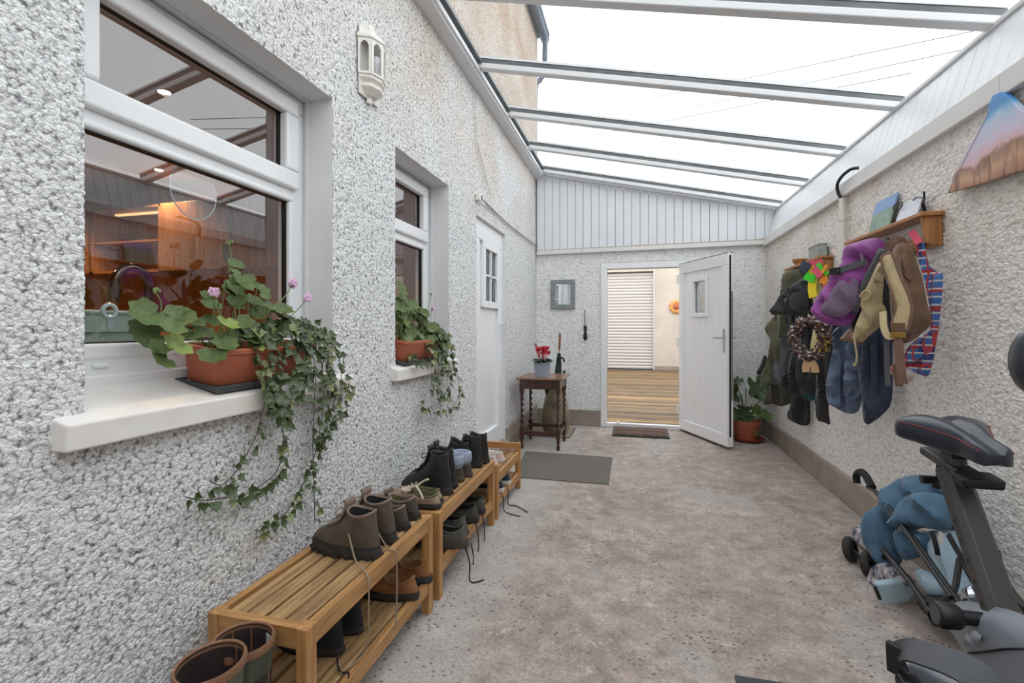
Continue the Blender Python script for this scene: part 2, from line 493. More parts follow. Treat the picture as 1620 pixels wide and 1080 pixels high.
W1 = (0.842, 1.796); W2 = (2.348, 3.106); D1 = (3.704, 4.60)
WT = 2.215
ys = np.concatenate([np.arange(Y0, 0.5, 0.04), spread(0.5, 6.2, 0.0052, 0.0021, W1 + W2 + D1)])
zs = np.arange(0, 3.225, 0.0056)
for q in (0.985, WT, 2.155): zs[np.argmin(abs(zs - q))] = q
o = rough_wall('wall_left', 'X', XL - 0.006, 1, ys, zs, [W1 + (0.985, WT), W2 + (0.985, WT), D1 + (-1, 2.155)], 0.006, 0.0125, 'pebbledash', 1)
tag(o, 'white pebbledash house wall with two windows', 'wall', kind='structure'); wall_left = o
pebble_material('harling_tan', C(198, 187, 176), C(142, 132, 124), C(214, 208, 202), 80, 0.004, tan=(C(226, 208, 192), 2.9, 4.4), gap=(0.45, 0.95))
o = rough_wall('wall_upper', 'X', XL - 0.004, 1, np.arange(Y0, 6.22, .02), np.arange(3.215, 5.07, .02), [], .004, .03, 'harling_tan', 7)
tag(o, 'weathered tan upper house wall above the glass roof', 'wall', kind='structure')
mb = MB()
for (a, b) in (W1, W2):
    t = 0.03
    mb.box(XL - 0.20, XL - 0.004, a - t, a, 0.985, WT + t); mb.box(XL - 0.20, XL - 0.004, b, b + t, 0.985, WT + t); mb.box(XL - 0.20, XL - 0.004, a - t, b + t, WT, WT + t)
    mb.box(XL - 0.135, XL - 0.118, b - 0.006, b, 1.03, WT); mb.box(XL - 0.135, XL - 0.118, a, b, WT - 0.006, WT)
mb.box(XL - 0.2, XL - 0.004, D1[0] - 0.03, D1[0], 0, 2.18); mb.box(XL - 0.2, XL - 0.004, D1[1], D1[1] + 0.03, 0, 2.18); mb.box(XL - 0.2, XL - 0.004, D1[0] - .03, D1[1] + .03, 2.155, 2.185)
mb.build('window_reveal', 'reveal', wall_left, bevel=0.003)

ys = np.concatenate([np.arange(Y0, 1.9, 0.05), spread(1.95, YB, 0.0085, 0.0019)])
o = rough_wall('wall_right', 'X', XR + 0.004, -1, ys, np.arange(0.17, 2.19, 0.0085), [], 0.0065, 0.02, 'harling', 11, 1.3)
tag(o, 'off white rough harled boundary wall behind the coats', 'wall', kind='structure')
MB().box(XR + 0.01, XR + 0.16, Y0, YB, -0.1, 2.18).build('wall_core', 'harling', o)
D2 = (-0.425, 0.592)
xs = spread(XL, XR + 0.01, 0.0115, 0.0, D2)
o = rough_wall('wall_back', 'Y', YB + 0.004, -1, xs, np.concatenate([np.arange(0.17, 2.19, 0.0115), [2.19]]), [D2 + (-1, 2.04)], 0.0065, 0.026, 'harling_back', 23, 1.3)
tag(o, 'white rough rendered end wall around the open door', 'wall', kind='structure'); wall_back = o
MB().box(XL - 0.2, D2[0], YB + 0.012, YB + 0.2, -0.1, 3.15).box(D2[1], XR + 0.2, YB + 0.012, YB + 0.2, -0.1, 2.5).box(D2[0], D2[1], YB + 0.012, YB + 0.2, 2.04, 2.75).build('wall_core', 'harling_back', wall_back)
tag(MB().box(XL - 0.2, XR + 0.2, Y0 - 0.15, Y0, -0.1, 2.6).build('wall_front', 'harling'), 'white wall closing the passage behind the viewer', 'wall', kind='structure')

tag(MB().box(1.42, XR + 0.02, Y0, YB, 0, 0.192).build('baseboard_right', 'plinth', bevel=0.008), 'bare brown cement plinth along the coat wall', 'plinth', kind='structure')
tag(MB().box(XL, D2[0] + 0.002, 6.068, YB + 0.02, 0, 0.195).box(D2[1], 1.42, 6.068, YB + 0.02, 0, 0.195).build('baseboard_back', 'plinth', bevel=0.008), 'bare brown cement plinth under the end wall', 'plinth', kind='structure')
tag(MB().box(XL - 0.03, -1.225, D1[1] + 0.005, 6.068, 0, 0.24).box(XL - .03, -1.225, Y0, D1[0] - 0.005, 0, 0.10).build('baseboard_left', 'plinth', bevel=0.008), 'brown cement plinth along the house wall', 'plinth', kind='structure')

# ---- white boards above the end wall and above the coat wall
def ztop(x): return 3.205 - (x + 1.158) * 0.234
clad = thing('wall_cladding_back', 'tall sloping panel of white tongue and groove boards over the end wall', 'cladding', (0, 6.08, 2.2), kind='structure')
x = -1.236; k = 0
while x < 1.56:
    b = min(x + 0.0975, 1.585)
    y0 = 6.078
    MB().hexa([(x + .0015, y0, 2.2), (b - .0015, y0, 2.2), (b - .0015, y0 + .02, 2.2), (x + .0015, y0 + .02, 2.2), (x + .0015, y0, ztop(x)), (b - .0015, y0, ztop(b)), (b - .0015, y0 + .02, ztop(b)), (x + .0015, y0 + .02, ztop(x))]).build('board', 'clad', clad, bevel=0.003, seg=1)
    x += 0.099
MB().hexa([(-1.24, 6.094, 2.2), (1.6, 6.094, 2.2), (1.6, 6.11, 2.2), (-1.24, 6.11, 2.2), (-1.24, 6.094, 3.18), (1.6, 6.094, 2.55), (1.6, 6.11, 2.55), (-1.24, 6.11, 3.18)]).build('backing', 'bar_dark', clad)

clad = thing('wall_cladding_right', 'long band of white boards leaning outward above the coat wall', 'cladding', (1.45, 3, 2.2), kind='structure')
bm_ = None
y = Y0; pitch = 0.0957
while y < 6.07:
    b = min(y + pitch - 0.003, 6.076)
    xo, zo = 1.452, 2.235; x1, z1 = 1.558, 2.585
    if bm_ is None or b - y < 0.09:
        q = MB().hexa([(xo, y, zo), (xo + .02, y, zo - .004), (xo + .02, b, zo - .004), (xo, b, zo), (x1, y, z1), (x1 + .02, y, z1 - .004), (x1 + .02, b, z1 - .004), (x1, b, z1)]).build('board', 'clad', clad, bevel=0.0025, seg=1)
        if bm_ is None: bm_ = q; yb0 = y
    else:
        c = bm_.copy(); COL.objects.link(c); c.location.y = bm_.location.y + (y - yb0)
    y += pitch
MB().hexa([(1.475, Y0, 2.2), (1.50, Y0, 2.2), (1.50, 6.1, 2.2), (1.475, 6.1, 2.2), (1.58, Y0, 2.585), (1.60, Y0, 2.585), (1.60, 6.1, 2.585), (1.58, 6.1, 2.585)]).build('backing', 'bar_dark', clad)
MB().beam((1.553, Y0, 2.585), (1.553, 6.076, 2.585), 0.024, 0.022).build('top_strip', 'bar_white', clad, bevel=0.003)

t = thing('trim_1', 'white fascia strip under the boards of the end wall', 'trim', (0, 6.07, 2.16), kind='structure')
for a, b in ((-1.236, -0.66), (-0.657, 0.32), (0.323, 1.445)):
    f = lambda x: 2.164 + (x + 1.25) * 0.008
    MB().hexa([(a, 6.05, f(a)), (b, 6.05, f(b)), (b, 6.1, f(b)), (a, 6.1, f(a)), (a, 6.05, f(a) + .052), (b, 6.05, f(b) + .052), (b, 6.1, f(b) + .052), (a, 6.1, f(a) + .052)]).build('strip', 'fascia', t, bevel=0.004)
MB().beam((-1.23, 6.066, 2.2165), (1.445, 6.066, 2.242), 0.022, 0.014).build('bead', 'brownline', t)
t = thing('trim_2', 'white fascia strip along the top of the coat wall', 'trim', (1.42, 3, 2.17), kind='structure')
for a, b in ((Y0, 2.36), (2.363, 4.2), (4.203, 6.05)):
    MB().box(1.415, 1.455, a, b, 2.165, 2.262).build('strip', 'fascia', t, bevel=0.005)

# ---- glazed lean-to roof
PL = Vector((-1.158, 0, 3.195)); PR = Vector((1.58, 0, 2.575))
sl = (PR - PL); slx = sl.normalized(); nrm = Vector((-slx.z, 0, slx.x))
roof = thing('roof', 'lean-to roof of clear panes between white glazing bars', 'roof', (0, 3, 3), kind='structure')
RY = [3.47 + 0.84 * k for k in range(-5, 3)] + [5.985]
bar0 = None
for yc in RY:
    if bar0 is None:
        m_ = (PL + PR) / 2 + Vector((0, yc, 0))
        bar0 = MB().obox(m_ + nrm * 0.02, sl / 2, (0, .033, 0), nrm * .02).build('glazing_bar', 'bar_white', roof, bevel=0.006)
        seal0 = MB().obox(m_ + nrm * 0.054, sl / 2, (0, .028, 0), nrm * .014).build('seal', 'bar_dark', bar0)
        cap0 = MB().obox(m_ + nrm * 0.082, sl / 2, (0, .03, 0), nrm * .008).build('cap', 'bar_white', bar0)
        yb0 = yc
    else:
        c = clone(bar0, roof); c.location.y = bar0.location.y + yc - yb0
for a, b in zip(RY[:-1], RY[1:]):
    ya, yb = a + 0.024, b - 0.024
    m_ = (PL + PR) / 2 + Vector((0, (ya + yb) / 2, 0)) + nrm * 0.0705
    MB().obox(m_, sl / 2, (0, (yb - ya) / 2, 0), nrm * .003).build('roof_pane', 'roof_glass', roof)
MB().box(XL - 0.02, -1.158, Y0, 6.1, 3.15, 3.30).build('wall_plate', 'bar_white', roof, bevel=0.006)
MB().box(-1.158, -1.118, Y0, 6.1, 3.222, 3.245).build('plate_seal', 'bar_dark', roof)
MB().box(-1.165, -1.14, Y0, 6.1, 3.165, 3.2).build('plate_bead', 'bar_white', roof, bevel=0.004)
MB().obox(((PL + PR) / 2) + Vector((0, 6.06, 0)) - nrm * .004, sl / 2, (0, .035, 0), nrm * .012).build('end_strip', 'bar_white', roof, bevel=0.003)

# ---- eaves of the house above the glass roof
g = thing('rain_gutter', 'weathered grey gutter and short downpipe at the house eaves above the glass roof', 'gutter', (-1.15, 6.2, 5.0))
MB().box(-1.45, -1.10, 2.0, 6.25, 5.06, 5.10).build('soffit', 'grey_pipe', g)
pr = [(-1.24 + 0.07 + 0.06 * math.cos(a), 5.06 - 0.055 * math.sin(a)) for a in np.linspace(0, math.pi, 9)]
MB().loft([[Vector((x, y, z)) for x, z in pr] + [Vector((x, y, z + .008)) for x, z in reversed(pr)] for y in (2.0, 6.3)]).build('gutter_trough', 'grey_pipe', g)
MB().tube(smooth_path([(-1.15, 6.22, 5.03), (-1.155, 6.22, 4.9), (-1.165, 6.24, 4.72), (-1.18, 6.26, 4.6), (-1.235, 6.28, 4.52), (-1.30, 6.30, 4.40), (-1.31, 6.30, 3.4)], 5), 0.036, 10).build('downpipe', 'grey_pipe', g, smooth=True)
for k, (p, q) in enumerate(((( 960, 170, 20), (1210, 118, 16)), ((880, 225, 20), (1060, 190, 17)), ((930, 205, 24), (1330, 120, 15)))):
    p, q = atY(*p), atY(*q); dv = q - p; a, b = p - dv * 1.2, q + dv * 1.2
    pts = [a.lerp(b, i / 16) for i in range(17)]
    tag(MB().tube(pts, 0.011, 5).build('overhead_wire', M('wire_grey', C(70, 74, 80), .6)), ('uppermost', 'lowest', 'middle')[k] + ' thin overhead wire crossing the white sky above the roof', 'wire', 'overhead wires')

# ================================================================ windows
XF = -1.40
def frame_ring(mb, x0, x1, y0, y1, z0, z1, w):
    wl, wr, wb, wt = w
    mb.box(x0, x1, y0, y1, z0, z0 + wb); mb.box(x0, x1, y0, y1, z1 - wt, z1)
    mb.box(x0, x1, y0, y0 + wl, z0 + wb, z1 - wt); mb.box(x0, x1, y1 - wr, y1, z0 + wb, z1 - wt)
    return mb
def window(n, y0, y1, label):
    t = thing('window_%d' % n, label, 'window', (XF, (y0 + y1) / 2, 1.05), kind='structure')
    zb = 1.075; zr = 1.81
    frame_ring(MB(), XF - 0.07, XF, y0, y1, zb, WT, (0.075, 0.075, 0.09, 0.06)).build('frame', 'upvc', t, bevel=0.008, seg=3)
    MB().box(XF - 0.07, XF, y0 + 0.075, y1 - 0.075, zr - 0.03, zr + 0.03).build('transom', 'upvc', t, bevel=0.008, seg=3)
    s = frame_ring(MB(), XF - 0.05, XF + 0.022, y0 + 0.05, y1 - 0.05, zr + 0.005, WT - 0.03, (0.075, 0.075, 0.075, 0.062)).build('top_sash', 'upvc', t, bevel=0.011, seg=3)
    frame_ring(MB(), XF - 0.03, XF - 0.012, y0 + 0.120, y1 - 0.120, zr + 0.075, WT - 0.087, (0.008,) * 4).build('gasket', 'gasket', s)
    MB().box(XF - 0.030, XF - 0.024, y0 + .122, y1 - .122, zr + .077, WT - .089).build('pane', 'window_glass', s)
    f = frame_ring(MB(), XF - 0.045, XF + 0.004, y0 + 0.06, y1 - 0.06, zb + 0.075, zr - 0.02, (0.028, 0.028, 0.045, 0.025)).build('glazing_bead', 'upvc', t, bevel=0.01, seg=3)
    frame_ring(MB(), XF - 0.034, XF - 0.014, y0 + 0.086, y1 - 0.086, zb + .118, zr - .043, (0.006,) * 4).build('gasket', 'gasket', f)
    MB().box(XF - 0.032, XF - 0.026, y0 + .087, y1 - .087, zb + .119, zr - .044).build('pane', 'window_glass', f)
    MB().box(XF - 0.07, XF + 0.006, y0 + .002, y1 - .002, zb - 0.01, zb + 0.035).build('cill_strip', 'upvc', t, bevel=0.005)
    MB().box(XF, XF + 0.007, y0 + 0.115, y0 + .155, zb + .055, zb + .066).build('drain_cap', 'upvc', t, bevel=0.003)
    return t
def sill(y0, y1, a, b, zt, n, label):
    mb = MB()
    zb = zt - 0.062
    mb.hexa([(XL - 0.02, a, zb), (-1.208, a, zb), (-1.208, b, zb), (XL - .02, b, zb), (XL - .02, a, zt + .018), (-1.208, a, zt), (-1.208, b, zt), (XL - .02, b, zt + .018)])
    mb.hexa([(XF - .03, y0 + .001, zb), (XL - .02, y0 + .001, zb), (XL - .02, y1 - .001, zb), (XF - .03, y1 - .001, zb), (XF - .03, y0 + .001, zt + .068), (XL - .02, y0 + .001, zt + .018), (XL - .02, y1 - .001, zt + .018), (XF - .03, y1 - .001, zt + .068)])
    o = mb.build('trim_%d' % n, 'sill_paint', bevel=0.006, seg=3)
    return tag(o, label, 'window sill', kind='structure')
window(1, W1[0], W1[1], 'large white window with a top sash, kitchen behind it')
window(2, W2[0], W2[1], 'smaller white window between the wall lantern and the closed door')
sill(W1[0], W1[1], 0.776, 1.888, 1.024, 3, 'long white painted sill under the kitchen window')
sill(W2[0], W2[1], 2.30, 3.17, 1.014, 4, 'short white painted sill under the smaller window')

# ================================================================ kitchen seen through the glass
M('kit_wall', C(196, 140, 92), 0.7); M('kit_ceiling', C(170, 160, 150), 0.7); M('kit_floor', C(120, 96, 76), 0.5)
wood('kit_wood', (142, 92, 54), (178, 122, 76), 2, 3.0, 0.4)
M('kit_worktop', C(92, 74, 60), 0.3)
KX0, KX1, KY0, KY1, KZ0, KZ1 = -5.2, -1.475, -0.6, 3.45, 0.14, 2.5
tag(MB().box(KX0, KX1, KY0, KY1, KZ0 - .1, KZ0).build('floor_kitchen', 'kit_floor'), 'brown kitchen floor behind the windows', 'floor', kind='structure')
tag(MB().box(KX0, KX1, KY0, KY1, KZ1, KZ1 + .1).build('ceiling_kitchen', 'kit_ceiling'), 'white kitchen ceiling behind the windows', 'ceiling', kind='structure')
tag(MB().box(KX0 - .1, KX0, KY0, KY1, KZ0 - .1, KZ1 + .1).box(KX0 - .1, KX1, KY0 - .1, KY0, KZ0 - .1, KZ1 + .1).box(KX0 - .1, KX1, KY1, KY1 + .1, KZ0 - .1, KZ1 + .1)
    .box(KX1, KX1 + .03, KY0, W1[0] - .03, KZ0, KZ1).box(KX1, KX1 + .03, W1[1] + .03, W2[0] - .03, KZ0, KZ1).box(KX1, KX1 + .03, W2[1] + .03, KY1, KZ0, KZ1)
    .box(KX1, KX1 + .03, KY0, KY1, KZ0, 1.03).box(KX1, KX1 + .03, KY0, KY1, 2.24, KZ1).build('wall_kitchen', 'kit_wall'), 'warm beige kitchen walls behind the windows', 'wall', kind='structure')
def cabinet(y0, y1, z0, z1, x1, label, shelfy=False):
    c = thing('kitchen_cabinet', label, 'cabinet', (KX0, (y0 + y1) / 2, z0), 'kitchen cabinets')
    MB().box(KX0 + .002, x1 - .022, y0, y1, z0, z1).build('body', 'kit_wood', c)
    d = MB().box(x1 - .02, x1, y0 + .003, y1 - .003, z0 + .003, z1 - .003).build('door', 'kit_wood', c, bevel=0.004)
    MB().box(x1, x1 + .02, y1 - .06, y1 - .045, (z0 + z1) / 2 - .06, (z0 + z1) / 2 + .06).build('handle', 'steel', d)
for i, y in enumerate((-0.55, 0.05, 0.65, 1.25)):
    w_ = ('farthest left', 'second', 'third', 'rightmost')[i]
    cabinet(y, y + .58, KZ0, 1.03, KX0 + .58, 'warm wooden base cabinet in the kitchen, %s of four' % w_)
for i, y in enumerate((-0.55, 0.75, 1.35)):
    w_ = ('left of the cooker hood', 'right of the cooker hood', 'rightmost')[i]
    cabinet(y, y + .58, 1.60, 2.3, KX0 + .34, 'warm wooden wall cabinet in the kitchen, %s' % w_)
tag(MB().box(KX0 + .002, KX0 + .62, -0.58, 1.86, 1.032, 1.07).build('worktop', 'kit_worktop', bevel=0.004), 'dark kitchen worktop along the far kitchen wall', 'worktop')
tag(MB().box(-2.05, KX1 - .002, -0.3, 3.2, 1.03, 1.075).build('worktop', 'kit_worktop', bevel=0.004), 'dark worktop inside the kitchen under the window', 'worktop')
for i, y in enumerate((-0.3, 0.4, 1.1, 1.8, 2.5)):
    c = thing('kitchen_cabinet', 'wooden base cabinet under the window worktop, %s from the left' % ('first', 'second', 'third', 'fourth', 'fifth')[i], 'cabinet', (-1.8, y, KZ0), 'kitchen cabinets')
    MB().box(-2.0, KX1 - .003, y + .002, y + .698, KZ0, 1.028).build('body', 'kit_wood', c)
    MB().box(-2.022, -2.002, y + .004, y + .696, KZ0 + .05, 1.02).build('door', 'kit_wood', c)
h = thing('cooker_hood', 'steel cooker hood between the kitchen wall cabinets', 'cooker hood', (KX0, 0.4, 1.6))
MB().hexa([(KX0, .06, 1.62), (KX0 + .45, .06, 1.62), (KX0 + .45, .72, 1.62), (KX0, .72, 1.62), (KX0, .25, 1.85), (KX0 + .25, .25, 1.85), (KX0 + .25, .53, 1.85), (KX0, .53, 1.85)]).build('canopy', 'steel', h)
MB().box(KX0, KX0 + .22, .27, .51, 1.85, 2.48).build('chimney', 'steel', h)
emit_material('spot_glow', (1.0, 0.86, 0.66, 1), 8.0)
for i, (x, y) in enumerate(((-2.45, 2.03), (-3.70, 3.02), (-2.45, 0.7), (-3.7, 1.0), (-4.3, 2.6))):
    s = thing('ceiling_spotlight', 'round warm recessed spotlight in the kitchen ceiling, ' + ('seen in the top sash', 'seen in the lower pane', 'near the window on the left', 'above the far cabinets on the left', 'deepest in the corner')[i], 'spotlight', (x, y, KZ1), 'kitchen ceiling spotlights')
    MB().lathe([(.042, -.006), (.042, 0), (.03, 0), (.03, -.004)], (x, y, KZ1), 18, False, False).build('rim', 'chrome', s, smooth=True)
    MB().lathe([(.03, -.003), (.03, -.001)], (x, y, KZ1), 18).build('bulb', 'spot_glow', s)
    l = bpy.data.lights.new('spot_lamp', 'SPOT'); l.energy = 46; l.color = (1.0, 0.7, 0.42); l.shadow_soft_size = 0.04; l.spot_size = R(125); l.spot_blend = .6
    lo = bpy.data.objects.new('spot_lamp', l); COL.objects.link(lo); lo.parent = s; lo.location = (0, 0, -0.06)

# units along the kitchen's end wall
for i, (xa, xb, lit) in enumerate(((-5.18, -4.6, 0), (-4.58, -3.82, 1), (-3.8, -3.1, 0), (-3.08, -2.4, 0))):
    c = thing('kitchen_cabinet', 'wooden wall cabinet on the kitchen end wall, ' + ('deepest in the corner', 'open and warmly lit', 'third from the corner', 'nearest the window')[i], 'cabinet', (xa, KY1, 1.7), 'kitchen cabinets')
    MB().box(xa, xb, KY1 - .02, KY1 - .001, 1.70, 2.26).box(xa, xa + .02, KY1 - .32, KY1 - .02, 1.70, 2.26).box(xb - .02, xb, KY1 - .32, KY1 - .02, 1.70, 2.26).box(xa, xb, KY1 - .32, KY1 - .02, 2.24, 2.26).box(xa, xb, KY1 - .32, KY1 - .02, 1.70, 1.72).build('body', 'kit_wood', c)
    if not lit:
        d = MB().box(xa + .002, xb - .002, KY1 - .342, KY1 - .322, 1.702, 2.258).build('door', 'kit_wood', c, bevel=.003)
        MB().box(xb - .05, xb - .035, KY1 - .36, KY1 - .342, 1.76, 1.9).build('handle', 'steel', d)
    else:
        MB().box(xa + .1, xb - .1, KY1 - .2, KY1 - .17, 2.225, 2.238).build('lamp_strip', emit_material('strip_glow', (1.0, 0.6, 0.26, 1), 1.5), c)
        MB().box(xa + .02, xb - .02, KY1 - .3, KY1 - .02, 1.96, 1.975).build('shelf', 'kit_wood', c)
# tap, tub and bottle on the window worktop
M('tap_metal', C(110, 92, 86), 0.12, metal=1.0)
ty = 1.285
tp = thing('kitchen_tap', 'dark chrome swan neck tap behind the kitchen window', 'tap', (-1.62, ty, 1.075))
MB().lathe([(.028, 0), (.028, .015), (.02, .03), (.02, .08), (.017, .1)], (-1.62, ty, 1.075), 16).build('base', 'tap_metal', tp, smooth=True)
arc = [(-1.62, ty, 1.15), (-1.62, ty, 1.30)] + [(-1.62, ty - .055 + .055 * math.cos(a), 1.375 + .062 * math.sin(a)) for a in np.linspace(0.1, math.pi - .25, 9)] + [(-1.62, ty - .112, 1.35)]
MB().tube(smooth_path(arc, 4), 0.0145, 12).build('neck', 'tap_metal', tp, smooth=True)
MB().tube([(-1.62, ty - .111, 1.365), (-1.62, ty - .114, 1.32)], 0.0175, 12).build('spout', 'tap_metal', tp, smooth=True)
MB().tube([(-1.60, ty + .02, 1.12), (-1.58, ty + .06, 1.125)], 0.007, 8).build('lever', 'tap_metal', tp, smooth=True)
M('mint', C(168, 190, 184), 0.4); M('green_plastic', C(20, 110, 60), 0.3); M('clear_plastic', C(190, 205, 208), 0.15)
q = thing('washing_up_tub', 'pale mint tub on the worktop behind the kitchen window', 'tub', (-1.62, 1.1, 1.075))
rg = []
for z, e in ((1.076, 0), (1.078, .004), (1.275, .008), (1.28, .014), (1.29, .014)):
    rg.append([Vector((x, y, z)) for x, y in ((-1.72 - e, .86 - e), (-1.55 + e, .86 - e), (-1.55 + e, 1.222 + e), (-1.72 - e, 1.222 + e))])
MB().loft(rg).build('body', 'mint', q, bevel=0.006)
MB().box(-1.541, -1.535, .88, 1.2, 1.225, 1.232).build('rib', 'mint', q)
q2 = thing('soap_bottle', 'green capped bottle standing behind the mint tub', 'bottle', (-1.78, 1.16, 1.075))
MB().lathe([(.035, 0), (.036, .18), (.03, .22), (.02, .235)], (-1.78, 1.16, 1.075), 16).build('body', 'clear_plastic', q2, smooth=True)
MB().lathe([(.032, .235), (.033, .29), (.026, .3)], (-1.78, 1.16, 1.075), 16).build('cap', 'green_plastic', q2, smooth=True)
q3 = thing('suction_hook', 'clear ring suction hook on the kitchen window pane above the tub', 'hook', (-1.44, 1.03, 1.28))
MB().tube([(-1.437, 1.028 + .018 * math.cos(a), 1.285 + .018 * math.sin(a)) for a in np.linspace(0, 2 * math.pi, 17)], 0.006, 8).build('ring', 'clear_plastic', q3, smooth=True)
MB().ribbon([(-1.437, 1.028, 1.27), (-1.437, 1.03, 1.235)], (1, 0, 0), .016, .006).build('tab', 'clear_plastic', q3)
# wire dish rack
q4 = thing('dish_rack', 'thin dark wire dish rack on the worktop behind the trough plant', 'dish rack', (-1.65, 1.6, 1.075))
mbs = MB()
for k in range(14):
    y = 1.36 + k * .03
    mbs.tube([(-1.8, y, 1.08), (-1.8, y, 1.2), (-1.56, y + .03, 1.2), (-1.56, y + .03, 1.08)], .0018, 5)
mbs.build('wires', 'steel', q4)
MB().tube([(-1.8, 1.35, 1.2), (-1.56, 1.35, 1.2), (-1.56, 1.79, 1.2), (-1.8, 1.79, 1.2), (-1.8, 1.35, 1.2)], .004, 6).build('rim', 'steel', q4)
MB().tube([(-1.8, 1.35, 1.08), (-1.56, 1.35, 1.08), (-1.56, 1.79, 1.08), (-1.8, 1.79, 1.08), (-1.8, 1.35, 1.08)], .004, 6).build('foot_ring', 'steel', q4)
# disc hung in the window
glass_material('disc_glass', 1.9, (0.85, 0.85, 0.84, 1))
dc = thing('suncatcher', 'round clear glass disc hanging inside the kitchen window', 'suncatcher', (-1.452, 1.31, 1.70))
MB().tube([(-1.452, 1.31 + .088 * math.cos(a), 1.70 + .094 * math.sin(a)) for a in np.linspace(0, 2 * math.pi, 33)], .0022, 6).build('rim', 'clear_plastic', dc, smooth=True)
MB().prism([(-1.453, 1.31 + .088 * math.cos(a), 1.70 + .094 * math.sin(a)) for a in np.linspace(0, 2 * math.pi, 32, endpoint=False)], (.003, 0, 0)).build('disc', 'disc_glass', dc)

# ================================================================ doors
XD = -1.285
d1 = thing('door_1', 'closed white panelled door with a small leaded window in the house wall', 'door', (XD, 4.15, 0.14), kind='structure')
y0, y1, zb, zt = D1[0], D1[1], 0.13, 2.155
frame_ring(MB(), XD - .07, XD, y0, y1, zb, zt, (.06, .06, .05, .065)).build('frame', 'upvc', d1, bevel=0.005)
lf = frame_ring(MB(), XD - .06, XD + .008, y0 + .055, y1 - .055, zb + .045, zt - .06, (.11, .11, .13, .11)).build('leaf', 'upvc', d1, bevel=0.008)
MB().box(XD - .05, XD - .02, y0 + .16, y1 - .16, zb + .17, zt - .16).build('panel', 'upvc', lf)
wy0, wy1, wz0, wz1 = 4.02, 4.40, 1.46, 1.94
frame_ring(MB(), XD - .02, XD + .012, wy0 - .05, wy1 + .05, wz0 - .05, wz1 + .05, (.06,) * 4).build('window_bead', 'upvc', lf, bevel=0.006)
for a, b in ((wy0, (wy0 + wy1) / 2), ((wy0 + wy1) / 2, wy1)):
    for c, d in ((wz0, (wz0 + wz1) / 2), ((wz0 + wz1) / 2, wz1)):
        MB().box(XD - .018, XD - .012, a + .01, b - .01, c + .01, d - .01).build('pane', 'window_glass', lf)
MB().box(XD - .045, XD - .0195, wy0, wy1, wz0, wz1).build('blind', M('dark_glass', C(58, 62, 66), 0.25, var=0.3, vscale=30), lf)
m2 = (wy0 + wy1) / 2; z2 = (wz0 + wz1) / 2
MB().box(XD - .012, XD + .004, m2 - .009, m2 + .009, wz0, wz1).box(XD - .012, XD + .004, wy0, wy1, z2 - .009, z2 + .009).build('glazing_cross', 'upvc', lf)
hd = MB().box(XD + .008, XD + .02, 4.49, 4.52, 1.1, 1.33).build('handle', 'upvc', lf, bevel=0.004)
MB().tube([(XD + .02, 4.505, 1.27), (XD + .05, 4.505, 1.27), (XD + .055, 4.49, 1.27), (XD + .055, 4.40, 1.27)], .009, 8).build('lever', 'upvc', hd, smooth=True)
for z in (.35, 1.1, 1.85):
    MB().tube([(XD + .012, y0 + .045, z), (XD + .012, y0 + .045, z + .1)], .012, 10).build('hinge', 'upvc', d1, smooth=True)
tag(MB().box(XL - .16, -1.21, D1[0] + .005, D1[1] - .005, 0, 0.129).build('door_step', 'plinth', bevel=.006), 'low grey cement step under the closed house door', 'step', kind='structure')

YD = 6.085
d2 = thing('door_2', 'open white door with a small window standing into the passage', 'door', (0.09, YD, 0.0), kind='structure')
def fr_y(mb, y0, y1, x0, x1, z0, z1, w):
    wl, wr, wb, wt = w
    mb.box(x0, x1, y0, y1, z0, z0 + wb); mb.box(x0, x1, y0, y1, z1 - wt, z1)
    mb.box(x0, x0 + wl, y0, y1, z0 + wb, z1 - wt); mb.box(x1 - wr, x1, y0, y1, z0 + wb, z1 - wt); return mb
fr = fr_y(MB(), YD - .01, YD + .085, D2[0], D2[1], 0.0, 2.035, (.075, .075, .05, .075)).build('frame', 'upvc', d2, bevel=0.005)
fr_y(MB(), YD + .06, YD + .075, D2[0] + .07, D2[1] - .07, .045, 1.965, (.008,) * 4).build('gasket', 'gasket', fr)
for z in (.38, 1.0, 1.55): MB().box(D2[0] + .075, D2[0] + .079, YD + .02, YD + .045, z, z + .14).build('keep', 'steel', fr)
MB().box(D2[0] + .19, D2[0] + .23, YD - .004, YD + .03, .05, .065).build('latch_block', 'upvc', fr)
LW, LZ0, LZ1 = 0.925, 0.03, 1.985
lp = bpy.data.objects.new('leaf', None); COL.objects.link(lp); lp.parent = d2
hin = Vector((0.53, YD - .012, 0)); ang = math.atan2(5.25 - hin.y, 0.915 - hin.x)
def leafpart(mb, name, mat, parent, **k):
    o = mb.build(name, mat, None, **k); o.parent = parent; return o
lp.location = hin - Vector(d2.location); lp.rotation_euler = (0, 0, ang)
